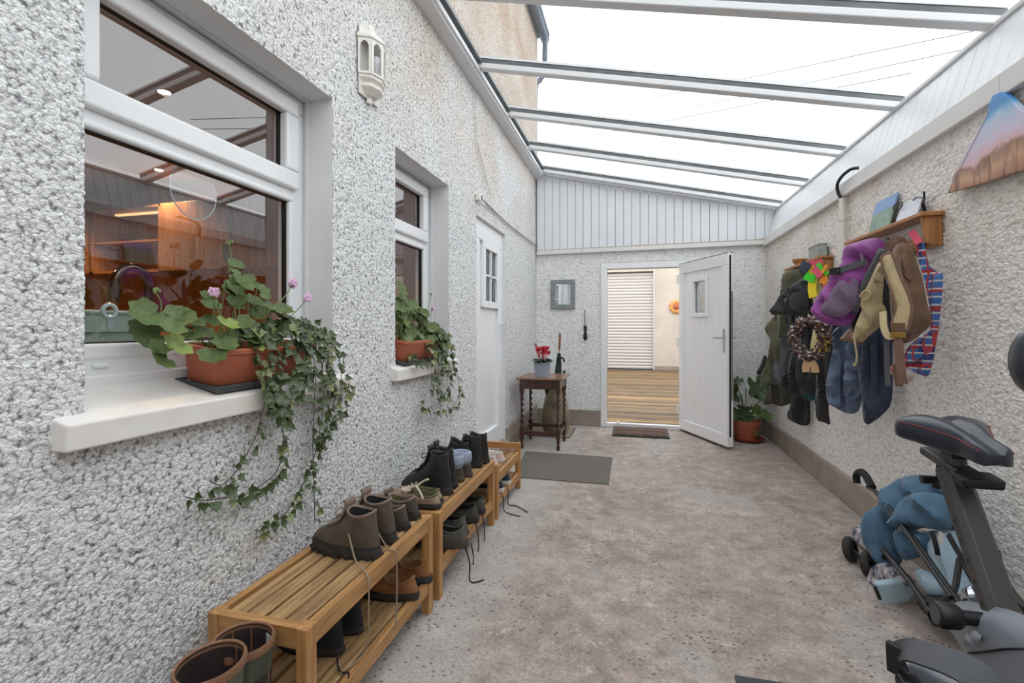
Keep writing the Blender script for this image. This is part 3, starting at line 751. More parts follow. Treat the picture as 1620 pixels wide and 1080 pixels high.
# local: x along the leaf from the hinge, y = thickness (visible face towards -y side), z up
fm = MB(); T0, T1 = -.035, .035
wl = .095
fm.box(0, LW, T0, T1, LZ0, LZ0 + .12).box(0, LW, T0, T1, LZ1 - .12, LZ1).box(0, wl, T0, T1, LZ0 + .12, LZ1 - .12).box(LW - wl, LW, T0, T1, LZ0 + .12, LZ1 - .12)
leafpart(fm, 'leaf_frame', 'upvc_grey', lp, bevel=0.006)
vx0, vx1, vz0, vz1 = .28, .57, 1.36, 1.78
n = 9; bw = (LW - 2 * wl) / n
for k in range(n):
    a = wl + k * bw; b = a + bw - .003
    pm = MB()
    if b > vx0 and a < vx1:
        pm.box(a, b, T0 + .014, T1 - .014, LZ0 + .12, vz0); pm.box(a, b, T0 + .014, T1 - .014, vz1, LZ1 - .12)
        if a < vx0: pm.box(a, vx0, T0 + .014, T1 - .014, vz0, vz1)
        if b > vx1: pm.box(vx1, b, T0 + .014, T1 - .014, vz0, vz1)
    else: pm.box(a, b, T0 + .014, T1 - .014, LZ0 + .12, LZ1 - .12)
    leafpart(pm, 'plank', 'upvc_grey', lp, bevel=0.002, seg=1)
leafpart(MB().box(wl, LW - wl, -.012, .012, LZ0 + .12, vz0).box(wl, LW - wl, -.012, .012, vz1, LZ1 - .12).box(wl, vx0, -.012, .012, vz0, vz1).box(vx1, LW - wl, -.012, .012, vz0, vz1), 'leaf_core', 'upvc_grey', lp)
wb_ = MB()
for yy in ((T0 - .004, -.008), (.008, T1 + .004)):
    w = .035
    wb_.box(vx0 - .01, vx1 + .01, yy[0], yy[1], vz0 - .01, vz0 + w).box(vx0 - .01, vx1 + .01, yy[0], yy[1], vz1 - w, vz1 + .01).box(vx0 - .01, vx0 + w, yy[0], yy[1], vz0 + w, vz1 - w).box(vx1 - w, vx1 + .01, yy[0], yy[1], vz0 + w, vz1 - w)
leafpart(wb_, 'window_bead', 'upvc', lp, bevel=0.005)
leafpart(MB().box(vx0 + .01, vx1 - .01, -.003, .003, vz0 + .01, vz1 - .01), 'pane', 'window_glass', lp)
for sg in (-1, 1):
    hn = MB().box(LW - .062, LW - .034, min(sg * .035, sg * .045), max(sg * .035, sg * .045), .98, 1.22)
    hn.tube([(LW - .048, sg * .045, 1.13), (LW - .048, sg * .085, 1.13), (LW - .062, sg * .09, 1.13), (LW - .16, sg * .09, 1.128)], .0095, 10)
    leafpart(hn, 'handle', 'chrome', lp, smooth=True)
leafpart(MB().box(LW, LW + .004, -.012, .006, LZ0 + .1, LZ1 - .02), 'edge_gasket', 'gasket', lp)
leafpart(MB().box(LW + .0005, LW + .006, .012, .022, .5, 1.6), 'lock_strip', 'steel', lp)
leafpart(MB().box(0, LW, -.033, -.026, LZ1 + .0005, LZ1 + .006).box(0, LW, .02, .03, LZ1 + .0005, LZ1 + .006), 'top_gasket', 'gasket', lp)
for z in (.2, 1.0, 1.75):
    leafpart(MB().tube([(-.004, -.05, z), (-.004, -.05, z + .11)], .011, 10), 'hinge', 'upvc', lp, smooth=True)

# ================================================================ yard beyond the door
wood('deck_wood', (84, 70, 50), (138, 112, 80), 0, 2.2, 0.75)
YW = 14.4
deck = thing('deck', 'weathered yellow brown timber decking beyond the open door', 'decking', (0, 6.3, 0), kind='structure')
wood('deck_wood_dark', (66, 54, 40), (116, 94, 66), 0, 2.2, 0.75); wood('deck_wood_gold', (112, 90, 56), (168, 136, 88), 0, 2.2, 0.75)
dks = []; y = 6.19; dr = random.Random(4)
while y < YW - .05:
    if len(dks) < 3:
        dks.append((MB().box(-4, 5, y, y + .128, -.03, 0.0).build('plank', ('deck_wood', 'deck_wood_dark', 'deck_wood_gold')[len(dks)], deck, bevel=.008, seg=1), y)); y += .141; continue
    dk0, yy0 = dks[dr.choice((0, 0, 1, 1, 2))]
    if dk0 is None: dk0 = MB().box(-4, 5, y, y + .128, -.03, 0.0).build('plank', 'deck_wood', deck, bevel=.008, seg=1); yy0 = y
    else:
        c = dk0.copy(); COL.objects.link(c); c.location.y = dk0.location.y + y - yy0; c.location.z += random.uniform(-.003, .002)
    y += .141
MB().box(-4.2, 5.2, 6.12, YW + .2, -.15, -.035).build('underlay', 'black', deck)
M('yard_render', C(198, 188, 176), 0.8, var=0.09, vscale=1.4, bump=0.2, bscale=20)
tag(MB().box(-4.2, -2.5, YW, YW + .25, -.1, 3.5).box(.5, 5.2, YW, YW + .25, -.1, 3.5).box(-2.5, .5, YW, YW + .25, 2.85, 3.5).box(-2.6, .6, YW + .25, YW + .3, -.1, 3.0).build('wall_yard', 'yard_render'), 'cream rendered garage wall across the yard', 'wall', kind='structure')
tag(MB().box(.52, 5.2, YW - .03, YW - .001, 0, .12).build('baseboard_yard', 'plinth'), 'mossy plinth under the cream yard wall', 'plinth', kind='structure')
tag(MB().box(5.0, 5.2, 6.4, YW, -.1, 2.6).box(-4.2, -4.0, 6.4, YW, -.1, 2.6).build('wall_yard_shading', 'yard_render'), 'cream side walls out of view, added to cut the sky light in the yard', 'wall', kind='structure')  # unseen enclosing walls, added to keep the yard from getting too bright
sh = thing('roller_shutter', 'white slatted roller shutter door in the cream garage wall', 'shutter', (-1, YW + .12, 0))
M('shutter', C(206, 200, 196), 0.4); s0 = None; ns = 31; pz = 2.80 / ns
for k in range(ns):
    z = .02 + k * pz
    if s0 is None:
        pf = [(YW + .12, z), (YW + .108, z + .012), (YW + .1, z + pz * .5), (YW + .108, z + pz - .018), (YW + .12, z + pz - .008), (YW + .135, z + pz - .008), (YW + .135, z)]
        s0 = MB().prism([(-2.49, a, b) for a, b in pf], (2.98, 0, 0)).build('slat', 'shutter', sh)
    else:
        c = s0.copy(); COL.objects.link(c); c.location.z = s0.location.z + k * pz
MB().box(-2.5, .5, YW + .14, YW + .15, 0, 2.85).build('backing', 'bar_dark', sh)
MB().box(.485, .52, YW - .02, YW + .12, 0, 2.85).build('guide_rail', 'shutter', sh)
orn = thing('wall_ornament', 'round coppery orange flower ornament on the cream yard wall', 'ornament', tuple(atY(1070, 485, YW - .03)))
oc = atY(1070, 485, YW - .04); M('copper', C(214, 150, 84), 0.45, var=0.3, vscale=20); M('copper_red', C(176, 92, 66), 0.5)
for k in range(9):
    a = 2 * math.pi * k / 9
    MB().ball(oc + Vector((.13 * math.cos(a), -.01, .13 * math.sin(a))), (.07, .025, .07), 10, 6).build('petal', 'copper', orn, smooth=True)
MB().ball(oc + Vector((0, -.03, 0)), (.08, .05, .08), 12, 8).build('heart', 'copper_red', orn, smooth=True)
# ================================================================ wall lantern, cables, pipe
M('lamp_white', C(226, 222, 214), 0.45, var=0.06, vscale=12)
LY, LXw = 2.07, XL + 0.004
ln = thing('wall_lantern', 'white half lantern with arched glass panes on the house wall', 'wall light', (LXw, LY, 2.33))
def half_ring(r, z, dx=0.0, n=4):
    return [Vector((LXw + dx + max(0, r * 0.82 * math.sin(math.pi * k / n)), LY - r * math.cos(math.pi * k / n), z)) for k in range(n + 1)]
def half_loft(rs, name, mat, parent):
    MB().loft([half_ring(r, z) for r, z in rs]).build(name, mat, parent, bevel=0.002, seg=1)
half_loft([(.040, 2.715), (.048, 2.70), (.05, 2.685), (.105, 2.635), (.112, 2.628), (.112, 2.615), (.1, 2.612)], 'roof_cap', 'lamp_white', ln)
half_loft([(.098, 2.43), (.098, 2.412), (.07, 2.395), (.09, 2.388), (.088, 2.372), (.05, 2.345), (.024, 2.34), (.022, 2.31)], 'base_cup', 'lamp_white', ln)
hr = half_ring(.1, 0, n=4)
for k in range(4):
    a, b = hr[k], hr[k + 1]
    fm = MB(); d = (b - a); nv = Vector((d.y, -d.x, 0)).normalized() * .004
    za, zb2 = 2.43, 2.612
    def P(t, z, o=0): q = a + d * t; return Vector((q.x, q.y, z)) + nv * o
    # pierced panel: two stiles, rail, and an arched head
    for t0, t1 in ((0, .18), (.82, 1)):
        fm.hexa([P(t0, za, -1), P(t1, za, -1), P(t1, za, 1), P(t0, za, 1), P(t0, zb2, -1), P(t1, zb2, -1), P(t1, zb2, 1), P(t0, zb2, 1)])
    fm.hexa([P(.18, za, -1), P(.82, za, -1), P(.82, za, 1), P(.18, za, 1), P(.18, za + .012, -1), P(.82, za + .012, -1), P(.82, za + .012, 1), P(.18, za + .012, 1)])
    for i in range(6):
        t0 = .18 + .64 * i / 6; t1 = .18 + .64 * (i + 1) / 6
        h0 = 2.578 + .022 * math.sin(math.pi * i / 6); h1 = 2.578 + .022 * math.sin(math.pi * (i + 1) / 6)
        fm.hexa([P(t0, h0, -1), P(t1, h1, -1), P(t1, h1, 1), P(t0, h0, 1), P(t0, zb2, -1), P(t1, zb2, -1), P(t1, zb2, 1), P(t0, zb2, 1)])
    pn = fm.build('panel', 'lamp_white', ln)
    MB().hexa([P(.16, za + .008, -.2), P(.84, za + .008, -.2), P(.84, za + .008, .2), P(.16, za + .008, .2), P(.16, 2.604, -.2), P(.84, 2.604, -.2), P(.84, 2.604, .2), P(.16, 2.604, .2)]).build('pane', 'lamp_glass', pn)
MB().box(LXw, LXw + .008, LY - .095, LY + .095, 2.33, 2.69).build('back_plate', 'lamp_white', ln)
MB().lathe([(.012, 0), (.014, .03), (.026, .06), (.03, .085), (.024, .108), (.008, .118)], (LXw + .045, LY, 2.44), 14).build('bulb', M('bulb', C(235, 235, 238), 0.2), ln, smooth=True)

ln.scale = (.92, .92, .9)
M('cable_white', C(214, 204, 186), 0.6); M('cable_dark', C(60, 56, 52), 0.6)
pts = [atX(*q, -1.238) for q in ((750, 138), (751, 160), (753, 200), (757, 235), (765, 265), (773, 298), (776, 318), (768, 326))]
tag(MB().tube(smooth_path(pts, 6), .0035, 6).build('wall_cable', 'cable_white'), 'thin cream cable hanging down the wall above the closed door', 'cable')
pts = [atX(*q, -1.238) for q in ((752, 150), (753, 185), (756, 225), (763, 255), (770, 290))]
tag(MB().tube(smooth_path(pts, 6), .0025, 6).build('wall_cable', 'cable_white'), 'shorter cream cable beside the hanging one above the closed door', 'cable')
jc = atX(757, 313, -1.235)
jb = thing('junction_box', 'small white cable box on the wall above the closed door', 'junction box', tuple(jc))
MB().box(-1.252, -1.215, jc.y - .035, jc.y + .035, jc.z - .025, jc.z + .025).build('body', 'lamp_white', jb, bevel=.004)
MB().box(-1.216, -1.212, jc.y + .008, jc.y + .03, jc.z - .012, jc.z + .02).build('cover', 'black', jb)
pts = [jc + Vector((.03, .04, -.01))] + [atX(*q, -1.236) for q in ((775, 327), (800, 351), (825, 371), (848, 388))] + [Vector((-1.23, 6.04, 2.30))]
tag(MB().tube(smooth_path(pts, 6), .008, 8).build('wall_cable', M('cable_grey', C(170, 164, 156), 0.6)), 'thick grey cable running from the cable box to the end wall', 'cable')

pp = thing('wall_pipe', 'white pipe with a black hooked cable rising beside the coat shelf', 'pipe', (1.42, 3.87, 1.5))
MB().tube([(1.415, 3.88, 1.35), (1.415, 3.88, 2.15)], .02, 12).build('pipe', 'lamp_white', pp, smooth=True)
for z in (1.55, 1.99): MB().tube([(1.415, 3.88, z), (1.415, 3.88, z + .022)], .026, 12).build('clip', 'lamp_white', pp, smooth=True)
MB().tube(smooth_path([(1.415, 3.88, 2.14), (1.40, 3.90, 2.19), (1.385, 3.88, 2.25), (1.385, 3.80, 2.285), (1.40, 3.7, 2.30), (1.44, 3.68, 2.30)], 6), .011, 8).build('cable', 'black', pp, smooth=True)

# ================================================================ benches
wood('teak', (150, 106, 62), (190, 144, 92), 1, 5.0, 0.5)
wood('teak_worn', (122, 92, 60), (186, 150, 104), 1, 4.0, 0.55)
wood('teak_post', (158, 112, 66), (196, 148, 94), 2, 5.0, 0.5)
wood('teak_cross', (156, 110, 64), (190, 144, 92), 0, 5.0, 0.5)
BX0, BX1 = -1.195, -0.862
def bench(y0, y1, zt, zl, label, zpost=None, shift=0.0):
    x0, x1 = BX0 + shift, BX1 + shift; zp = zpost or zt
    t = thing('shoe_bench', label, 'bench', ((x0 + x1) / 2, (y0 + y1) / 2, 0), 'slatted shoe benches along the house wall')
    pw, pd = .042, .036
    for px in (x0, x1 - pd):
        for py in (y0, y1 - pw):
            MB().box(px, px + pd, py, py + pw, 0, zp).build('leg', 'teak_post', t, bevel=.002)
    for px in (x0 + .004, x1 - .030):
        MB().box(px, px + .026, y0 + pw, y1 - pw, zt - .062, zt - .001).build('rail', 'teak', t, bevel=.002)
        MB().box(px, px + .026, y0 + pw, y1 - pw, zl - .045, zl + .004).build('lower_rail', 'teak', t, bevel=.002)
    for py in (y0 + .004, y1 - .034):
        MB().box(x0 + pd, x1 - pd, py, py + .03, zt - .06, zt - .002).build('cross_rail', 'teak_cross', t, bevel=.002)
        MB().box(x0 + pd, x1 - pd, py, py + .03, zl - .045, zl - .018).build('lower_cross_rail', 'teak_cross', t, bevel=.002)
        if zpost: MB().box(x0 + pd, x1 - pd, py, py + .03, zp - .05, zp - .002).build('cross_rail', 'teak_cross', t, bevel=.002)
    a, b = x0 + .036, x1 - .038; n = 4; w = (b - a) / n
    for k in range(n):
        MB().box(a + k * w + .006, a + (k + 1) * w - .006, y0 + .034, y1 - .034, zt - .024, zt - .007).build('slat', 'teak_worn', t, bevel=.003)
        MB().box(a + k * w + .006, a + (k + 1) * w - .006, y0 + .006, y1 - .006, zl - .016, zl).build('shelf_slat', 'teak_worn', t, bevel=.003)
    return t
bench(1.120, 1.955, .418, .135, 'front slatted wooden bench carrying the brown hiking boots')
bench(2.025, 2.91, .395, .150, 'middle slatted wooden bench carrying the black boots')
bench(2.965, 3.62, .285, .120, 'farthest and lowest slatted bench with raised ends', .348)

# ================================================================ shoes
M('leather_brown', C(84, 72, 62), 0.6, var=0.22, vscale=18, bump=0.3, bscale=120)
M('leather_collar', C(126, 106, 94), 0.65, var=0.12, vscale=30)
M('suede_dark', C(72, 64, 54), 0.75, var=0.25, vscale=24, bump=0.3, bscale=150)
M('leather_tan', C(134, 88, 52), 0.5, var=0.22, vscale=14, bump=0.2, bscale=90)
M('leather_black', C(34, 34, 35), 0.42, var=0.25, vscale=16, bump=0.25, bscale=100)
M('fabric_black', C(28, 28, 31), 0.8, var=0.2, vscale=60)
M('sole_dark', C(44, 42, 40), 0.7, var=0.15, vscale=30)
M('sole_brown', C(76, 64, 52), 0.7, var=0.15, vscale=30)
M('sole_white', C(206, 202, 196), 0.6, var=0.08, vscale=30)
M('lining_dark', C(30, 28, 27), 0.85)
M('lining_olive', C(92, 88, 60), 0.85, var=0.2, vscale=40)
M('lining_tan', C(150, 112, 76), 0.8)
M('wool_blue', C(150, 158, 178), 0.95, var=0.14, vscale=60, bump=0.9, bscale=160)
M('lace_beige', C(150, 132, 112), 0.8); M('lace_black', C(26, 26, 28), 0.8); M('lace_pale', C(206, 192, 170), 0.8)
M('canvas_navy', C(36, 48, 70), 0.8, var=0.15, vscale=60)
M('trail_grey', C(84, 82, 78), 0.75, var=0.25, vscale=35, bump=0.3, bscale=150)
M('trail_olive', C(70, 72, 60), 0.75, var=0.25, vscale=35, bump=0.3, bscale=150)
M('pink_pale', C(214, 188, 184), 0.7, var=0.1, vscale=30); M('cork', C(142, 122, 102), 0.8, var=0.15, vscale=50)

class Shoe: pass
def shoe(label, L=.29, W=.105, sole=.022, toe=.06, inst=.11, zf=.13, zb=.14, dip=.0, cx=.30, rx=.21, ry=.036, upper='leather_brown', solem='sole_dark', lining='lining_dark', collar=None, lace=None, lug=False, rand=False, tongue=0.0, group='shoes and boots on the benches', cuff=None, name='shoe', cat='shoe'):
    t = thing(name, label, cat, (0, 0, 0), group)
    n = 30
    def foot(f, sc=1.0):
        c, s = math.cos(f), math.sin(f); q = (1 + c) / 2
        hw = W / 2 * (0.74 + 0.26 * max(0, math.sin(math.pi * min(1, max(0, (q - .15) / .95)))) )
        return Vector((L / 2 + sc * L / 2 * c, sc * hw * math.copysign(abs(s) ** .72, s) , 0))
    def coll(f):
        c, s = math.cos(f), math.sin(f)
        return Vector((cx * L + rx * L * c, ry * s, zb + (zf - zb) * (1 + c) / 2 - dip * s * s))
    def S(f, s):
        c = (1 + math.cos(f)) / 2
        P0 = foot(f, .965); P0.z = sole
        P3 = coll(f)
        P1 = P0.copy(); k = c ** 2; P1.z = sole + (toe * 1.5) * k + (P3.z - sole) * .45 * (1 - k)
        P1.x -= k * .02 * (P0.x - P3.x)
        P2 = P3.copy()
        P2.x += k * .16 * (P0.x - P3.x); P2.z = k * (inst * .52) + (1 - k) * (sole + .62 * (P3.z - sole))
        P2.y += (1 - k) * .25 * (P0.y - P3.y)
        u = 1 - s
        return P0 * u ** 3 + P1 * (3 * u * u * s) + P2 * (3 * u * s * s) + P3 * s ** 3
    ang = [2 * math.pi * i / n for i in range(n)]
    m = 11
    MB().loft([[S(f, k / m) for f in ang] for k in range(m + 1)], True, False).build('upper', upper, t, smooth=True)
    so = MB()
    def zsole(f, z):   # toe spring
        c = (1 + math.cos(f)) / 2; return z + .010 * max(0, (c - .75) / .25) ** 2
    rr = []
    for sc, z in ((.95, 0), (1.0, .004), (1.015, sole * .6), (1.01, sole), (.985, sole + .006)):
        rr.append([Vector((foot(f, sc).x, foot(f, sc).y, zsole(f, z))) for f in ang])
    if lug:
        rr[0] = [v + Vector((0, 0, .008 if .36 < v.x / L < .52 else 0)) for v in rr[0]]; rr[1] = [v + Vector((0, 0, .008 if .36 < v.x / L < .52 else 0)) for v in rr[1]]
    so.loft(rr)
    sob = so.build('sole', solem, t, smooth=True)
    if lug:
        lg = MB()
        for k in range(9):
            for sg in (-1, 1):
                f = sg * (.25 + k * .32); q = foot(f, 1.0)
                lg.box(q.x - .007, q.x + .007, q.y - .006, q.y + .006, .001, sole * .55)
        lg.build('lugs', solem, sob, kind='stuff')
    if rand:
        MB().loft([[S(f, s) * 1.0 + Vector((0, 0, .0)) + (S(f, s) - Vector((L / 2, 0, S(f, s).z))).normalized() * .0022 for f in ang] for s in (0.0, .05, .11)], False, False).build('rand', solem, t, smooth=True)
    li = []
    for sc, dz in ((1.02, -.004), (1.03, .002), (.93, .004), (.84, -.004), (.8, -.03)):
        r_ = []
        for f in ang:
            p = coll(f); r_.append(Vector((cx * L + (p.x - cx * L) * sc, p.y * sc, max(p.z + dz, sole + .012))))
        li.append(r_)
    li2 = [[Vector((cx * L + (foot(f).x - L / 2) * .40, foot(f).y * .62, sole + .01)) for f in ang]]
    cb = MB().loft(li[:4], False, False).build('collar', collar or lining, t, smooth=True)
    MB().loft(li[3:] + li2, False, True).build('lining', lining, t, smooth=True)
    if cuff:
        MB().loft([[Vector((cx * L + (coll(f).x - cx * L) * sc, coll(f).y * sc, coll(f).z + dz)) for f in ang] for sc, dz in ((1.1, -.05), (1.32, -.04), (1.42, -.012), (1.34, .012), (1.1, .02), (.85, .01), (.75, -.02))], False, False).build('wool_cuff', cuff, t, smooth=True)
    if tongue:
        pts = [S(0, s) + Vector((0, 0, .003)) for s in (.55, .7, .85)] + [coll(0) + Vector((-.004, 0, .01)), coll(0) + Vector((.004, 0, tongue))]
        MB().ribbon(smooth_path(pts, 3), (1, 0, .6), .055, .008).build('tongue', collar or upper, t, smooth=True)
    if lace:
        lc = MB(); rows = 5 if zf > .1 else 4
        for k in range(rows):
            s = .50 + .42 * k / rows; s2 = s + .42 / rows; dA = .34 - .02 * k
            up = Vector((.003, 0, .005))
            lc.tube([S(dA, s) + up, S(0, (s + s2) / 2) + up * 1.5, S(-dA, s2) + up], .0028, 6)
            lc.tube([S(-dA, s) + up, S(0, (s + s2) / 2) + up * 1.9, S(dA, s2) + up], .0028, 6)
        kn = S(0, .93) + Vector((.008, 0, .008))
        for sg in (-1, 1):
            lc.tube(smooth_path([kn, kn + Vector((.012, sg * .02, .008)), kn + Vector((.016, sg * .04, -.006)), kn + Vector((.012, sg * .022, -.014)), kn], 4), .0026, 6)
        lc.ball(kn, .006, 8, 6)
        lc.build('laces', lace, t, smooth=True)
    t['_S'] = 0
    del t['_S']
    return t
def put(t, x, y, z, rz=180.0, rx=0.0):
    t.location = (x, y, z); t.rotation_euler = (R(rx), 0, R(rz)); return t
def twin(t, label, x, y, z, rz=180.0):
    c = clone(t); c['label'] = label; return put(c, x, y, z, rz)
def lace_tail(t, pts, lace, r=.0028, name='lace_end'):
    """pts in world coordinates; the tail belongs to the shoe"""
    mw = Matrix.Translation(t.location) @ t.rotation_euler.to_matrix().to_4x4(); iv = mw.inverted()
    mb = MB().tube([iv @ p for p in smooth_path(pts, 6)], r, 6)
    me = mb.build(name, lace, None, smooth=True); me.parent = t

ZB1, ZB2, ZB3 = .411, .388, .278
a = put(shoe('brown leather hiking boot with trailing lace, nearest on the front bench', .295, .108, .028, .062, .13, .172, .165, .012, .27, .185, .046, 'leather_brown', 'sole_dark', 'lining_dark', 'leather_collar', 'lace_beige', True, True, .03, name='hiking_boot', cat='boot'), -.885, 1.545, ZB1, 174)
lace_tail(a, [Vector((-1.02, 1.53, .525)), Vector((-.985, 1.505, .50)), Vector((-.93, 1.46, .44)), Vector((-.875, 1.43, .425)), Vector((-.853, 1.415, .40)), Vector((-.85, 1.41, .30)), Vector((-.856, 1.415, .20)), Vector((-.875, 1.40, .155)), Vector((-.91, 1.34, .14))], 'lace_beige')
b = twin(a, 'brown leather hiking boot standing second on the front bench', -.89, 1.672, ZB1, 178)
for ch in list(b.children):
    if ch.name.startswith('lace_end'): bpy.data.objects.remove(ch)
lace_tail(b, [Vector((-.99, 1.66, .50)), Vector((-.93, 1.62, .46)), Vector((-.885, 1.60, .425)), Vector((-.852, 1.60, .415)), Vector((-.849, 1.60, .36)), Vector((-.85, 1.602, .26)), Vector((-.852, 1.60, .17)), Vector((-.853, 1.595, .13))], 'lace_beige')
c = put(shoe('low dark brown walking shoe with olive lining behind the hiking boots', .29, .102, .026, .055, .09, .098, .095, .018, .29, .225, .038, 'suede_dark', 'sole_dark', 'lining_olive', 'leather_collar', 'lace_beige', True, True, .018, name='walking_shoe'), -.90, 1.80, ZB1, 182)
twin(c, 'low dark brown walking shoe at the far end of the front bench', -.905, 1.905, ZB1, 177)
e = put(shoe('flat beige suede lace shoe with pale loose laces between the two benches', .275, .102, .018, .045, .07, .07, .062, .01, .30, .22, .037, 'cork', 'sole_dark', 'lining_olive', None, 'lace_pale', False, False, .012, name='suede_shoe'), -.875, 2.075, ZB2 + .01, 172)
lace_tail(e, [Vector((-1.02, 2.08, .475)), Vector((-.99, 2.05, .50)), Vector((-.955, 2.03, .475)), Vector((-.94, 2.02, .455))], 'lace_pale', .005)
lace_tail(e, [Vector((-1.02, 2.09, .475)), Vector((-.98, 2.11, .505)), Vector((-.95, 2.10, .52))], 'lace_pale', .005)
e2 = twin(e, 'flat beige suede shoe with dark toe beside the black lace boots', -.905, 2.175, ZB2, 186)
for ch in list(e2.children):
    if ch.name.startswith('lace_end'): bpy.data.objects.remove(ch)
f = put(shoe('tall black leather lace boot nearest on the middle bench', .285, .104, .03, .055, .14, .215, .205, .01, .25, .17, .043, 'leather_black', 'sole_dark', 'lining_dark', 'leather_black', 'lace_black', True, False, .03, name='lace_boot', cat='boot'), -.905, 2.285, ZB2, 176)
MB().box(.16, .164, -.012, .012, .195, .222).build('label_tag', 'sole_white', None).parent = f
twin(f, 'tall black leather lace boot standing second on the middle bench', -.915, 2.385, ZB2, 180)
h = put(shoe('brown ankle boot with pale blue wool cuff, nearer of the pair', .25, .098, .022, .055, .11, .125, .125, .0, .27, .18, .036, 'suede_dark', 'sole_brown', 'wool_blue', 'wool_blue', None, False, False, 0, cuff='wool_blue', name='ankle_boot', cat='boot'), -.915, 2.495, ZB2, 178)
twin(h, 'brown ankle boot with pale blue wool cuff, farther of the pair', -.90, 2.59, ZB2, 182)
j = put(shoe('floppy open black boot behind the wool cuffed boots', .28, .10, .022, .05, .12, .19, .165, .02, .27, .21, .04, 'fabric_black', 'sole_dark', 'lining_dark', 'leather_black', None, False, False, .0, name='ankle_boot', cat='boot'), -.945, 2.69, ZB2, 170)
k = put(shoe('black pull-on boot, second from the far end of the middle bench', .28, .10, .028, .05, .13, .195, .19, .022, .25, .19, .043, 'leather_black', 'sole_dark', 'lining_dark', 'leather_black', None, False, True, .0, name='pull_on_boot', cat='boot'), -.90, 2.775, ZB2, 178)
twin(k, 'black pull-on boot at the far end of the middle bench', -.885, 2.868, ZB2, 184)
m = put(shoe('pale pink soft shoe, nearer one on the lowest bench', .24, .09, .016, .045, .07, .075, .068, .006, .3, .22, .034, 'pink_pale', 'sole_white', 'sole_white', None, None, name='soft_shoe'), -.925, 3.19, ZB3, 176)
twin(m, 'pale pink soft shoe, farther one on the lowest bench', -.905, 3.31, ZB3, 183)
q = put(shoe('small black shoe beside the pale pink ones on the lowest bench', .22, .085, .016, .045, .07, .07, .06, .006, .3, .22, .034, 'leather_black', 'sole_dark', 'lining_dark', None, None, name='soft_shoe'), -.925, 3.08, ZB3, 178)
# lower shelves
ZL1, ZL2, ZL3 = .135, .150, .120
o = put(shoe('tan leather slip-on shoe under the front bench, nearer of two', .29, .106, .026, .055, .085, .085, .09, .02, .31, .24, .04, 'leather_tan', 'sole_dark', 'lining_tan', 'leather_tan', None, False, True, name='slip_on_shoe'), -.852, 1.79, ZL1, 180)
twin(o, 'tan leather slip-on shoe under the front bench, farther of two', -.852, 1.925, ZL1, 182)
bb = put(shoe('dark rubber boot under the front bench, nearer of two', .27, .10, .02, .055, .11, .15, .15, .005, .25, .185, .043, 'fabric_black', 'sole_dark', 'lining_dark', 'fabric_black', None, name='rubber_boot', cat='boot'), -.955, 1.43, ZL1, 180)
twin(bb, 'dark rubber boot under the front bench, farther of two', -.955, 1.545, ZL1, 180)
lace_tail(bb, [Vector((-.96, 1.40, .16)), Vector((-.93, 1.36, .145)), Vector((-.905, 1.345, .141)), Vector((-.885, 1.35, .14)), Vector((-.872, 1.33, .142))], 'lace_black', .003)
q = put(shoe('grey trail shoe hanging over the lower shelf of the middle bench', .295, .108, .034, .06, .095, .1, .1, .02, .29, .225, .04, 'trail_grey', 'suede_dark', 'lining_dark', 'trail_grey', 'lace_black', True, True, .02, name='trail_shoe'), -.80, 2.24, ZL2 + .004, 184)
lace_tail(q, [Vector((-.80, 2.20, .17)), Vector((-.775, 2.19, .10)), Vector((-.775, 2.185, .03)), Vector((-.76, 2.20, .006)), Vector((-.72, 2.24, .004))], 'lace_black', .0035)
lace_tail(q, [Vector((-.80, 2.28, .16)), Vector((-.79, 2.285, .09)), Vector((-.79, 2.28, .05))], 'lace_black', .003)
r2 = twin(q, 'grey trail shoe second along the lower shelf of the middle bench', -.845, 2.36, ZL2 + .004, 178)
for ch in list(r2.children):
    if ch.name.startswith('lace_end'): bpy.data.objects.remove(ch)
r3 = put(shoe('olive grey trainer third along the lower shelf of the middle bench', .285, .102, .028, .055, .09, .095, .1, .02, .29, .225, .038, 'trail_olive', 'sole_dark', 'lining_dark', 'fabric_black', 'lace_black', False, True, .015, name='trainer'), -.842, 2.535, ZL2 + .004, 181)
lace_tail(r3, [Vector((-.85, 2.50, .17)), Vector((-.835, 2.49, .12)), Vector((-.83, 2.49, .05)), Vector((-.83, 2.48, .02))], 'lace_black', .0035)
r4 = twin(r3, 'olive grey trainer at the far end of the lower middle shelf', -.845, 2.66, ZL2 + .004, 178)
tt = put(shoe('navy canvas trainer with white sole under the lowest bench, nearer one', .27, .1, .026, .055, .08, .085, .085, .014, .3, .22, .037, 'canvas_navy', 'sole_white', 'lining_dark', 'canvas_navy', 'lace_pale', False, False, .012, name='trainer'), -.865, 3.135, ZL3, 180)
tt2 = twin(tt, 'navy canvas trainer with white sole under the lowest bench, farther one', -.86, 3.30, ZL3, 178)
lace_tail(tt, [Vector((-.88, 3.10, .13)), Vector((-.85, 3.07, .10)), Vector((-.845, 3.06, .03)), Vector((-.80, 3.07, .005)), Vector((-.73, 3.05, .004))], 'lace_black', .0035)
lace_tail(tt2, [Vector((-.88, 3.26, .13)), Vector((-.85, 3.20, .10)), Vector((-.845, 3.17, .03)), Vector((-.80, 3.22, .005)), Vector((-.70, 3.13, .004))], 'lace_black', .0035)

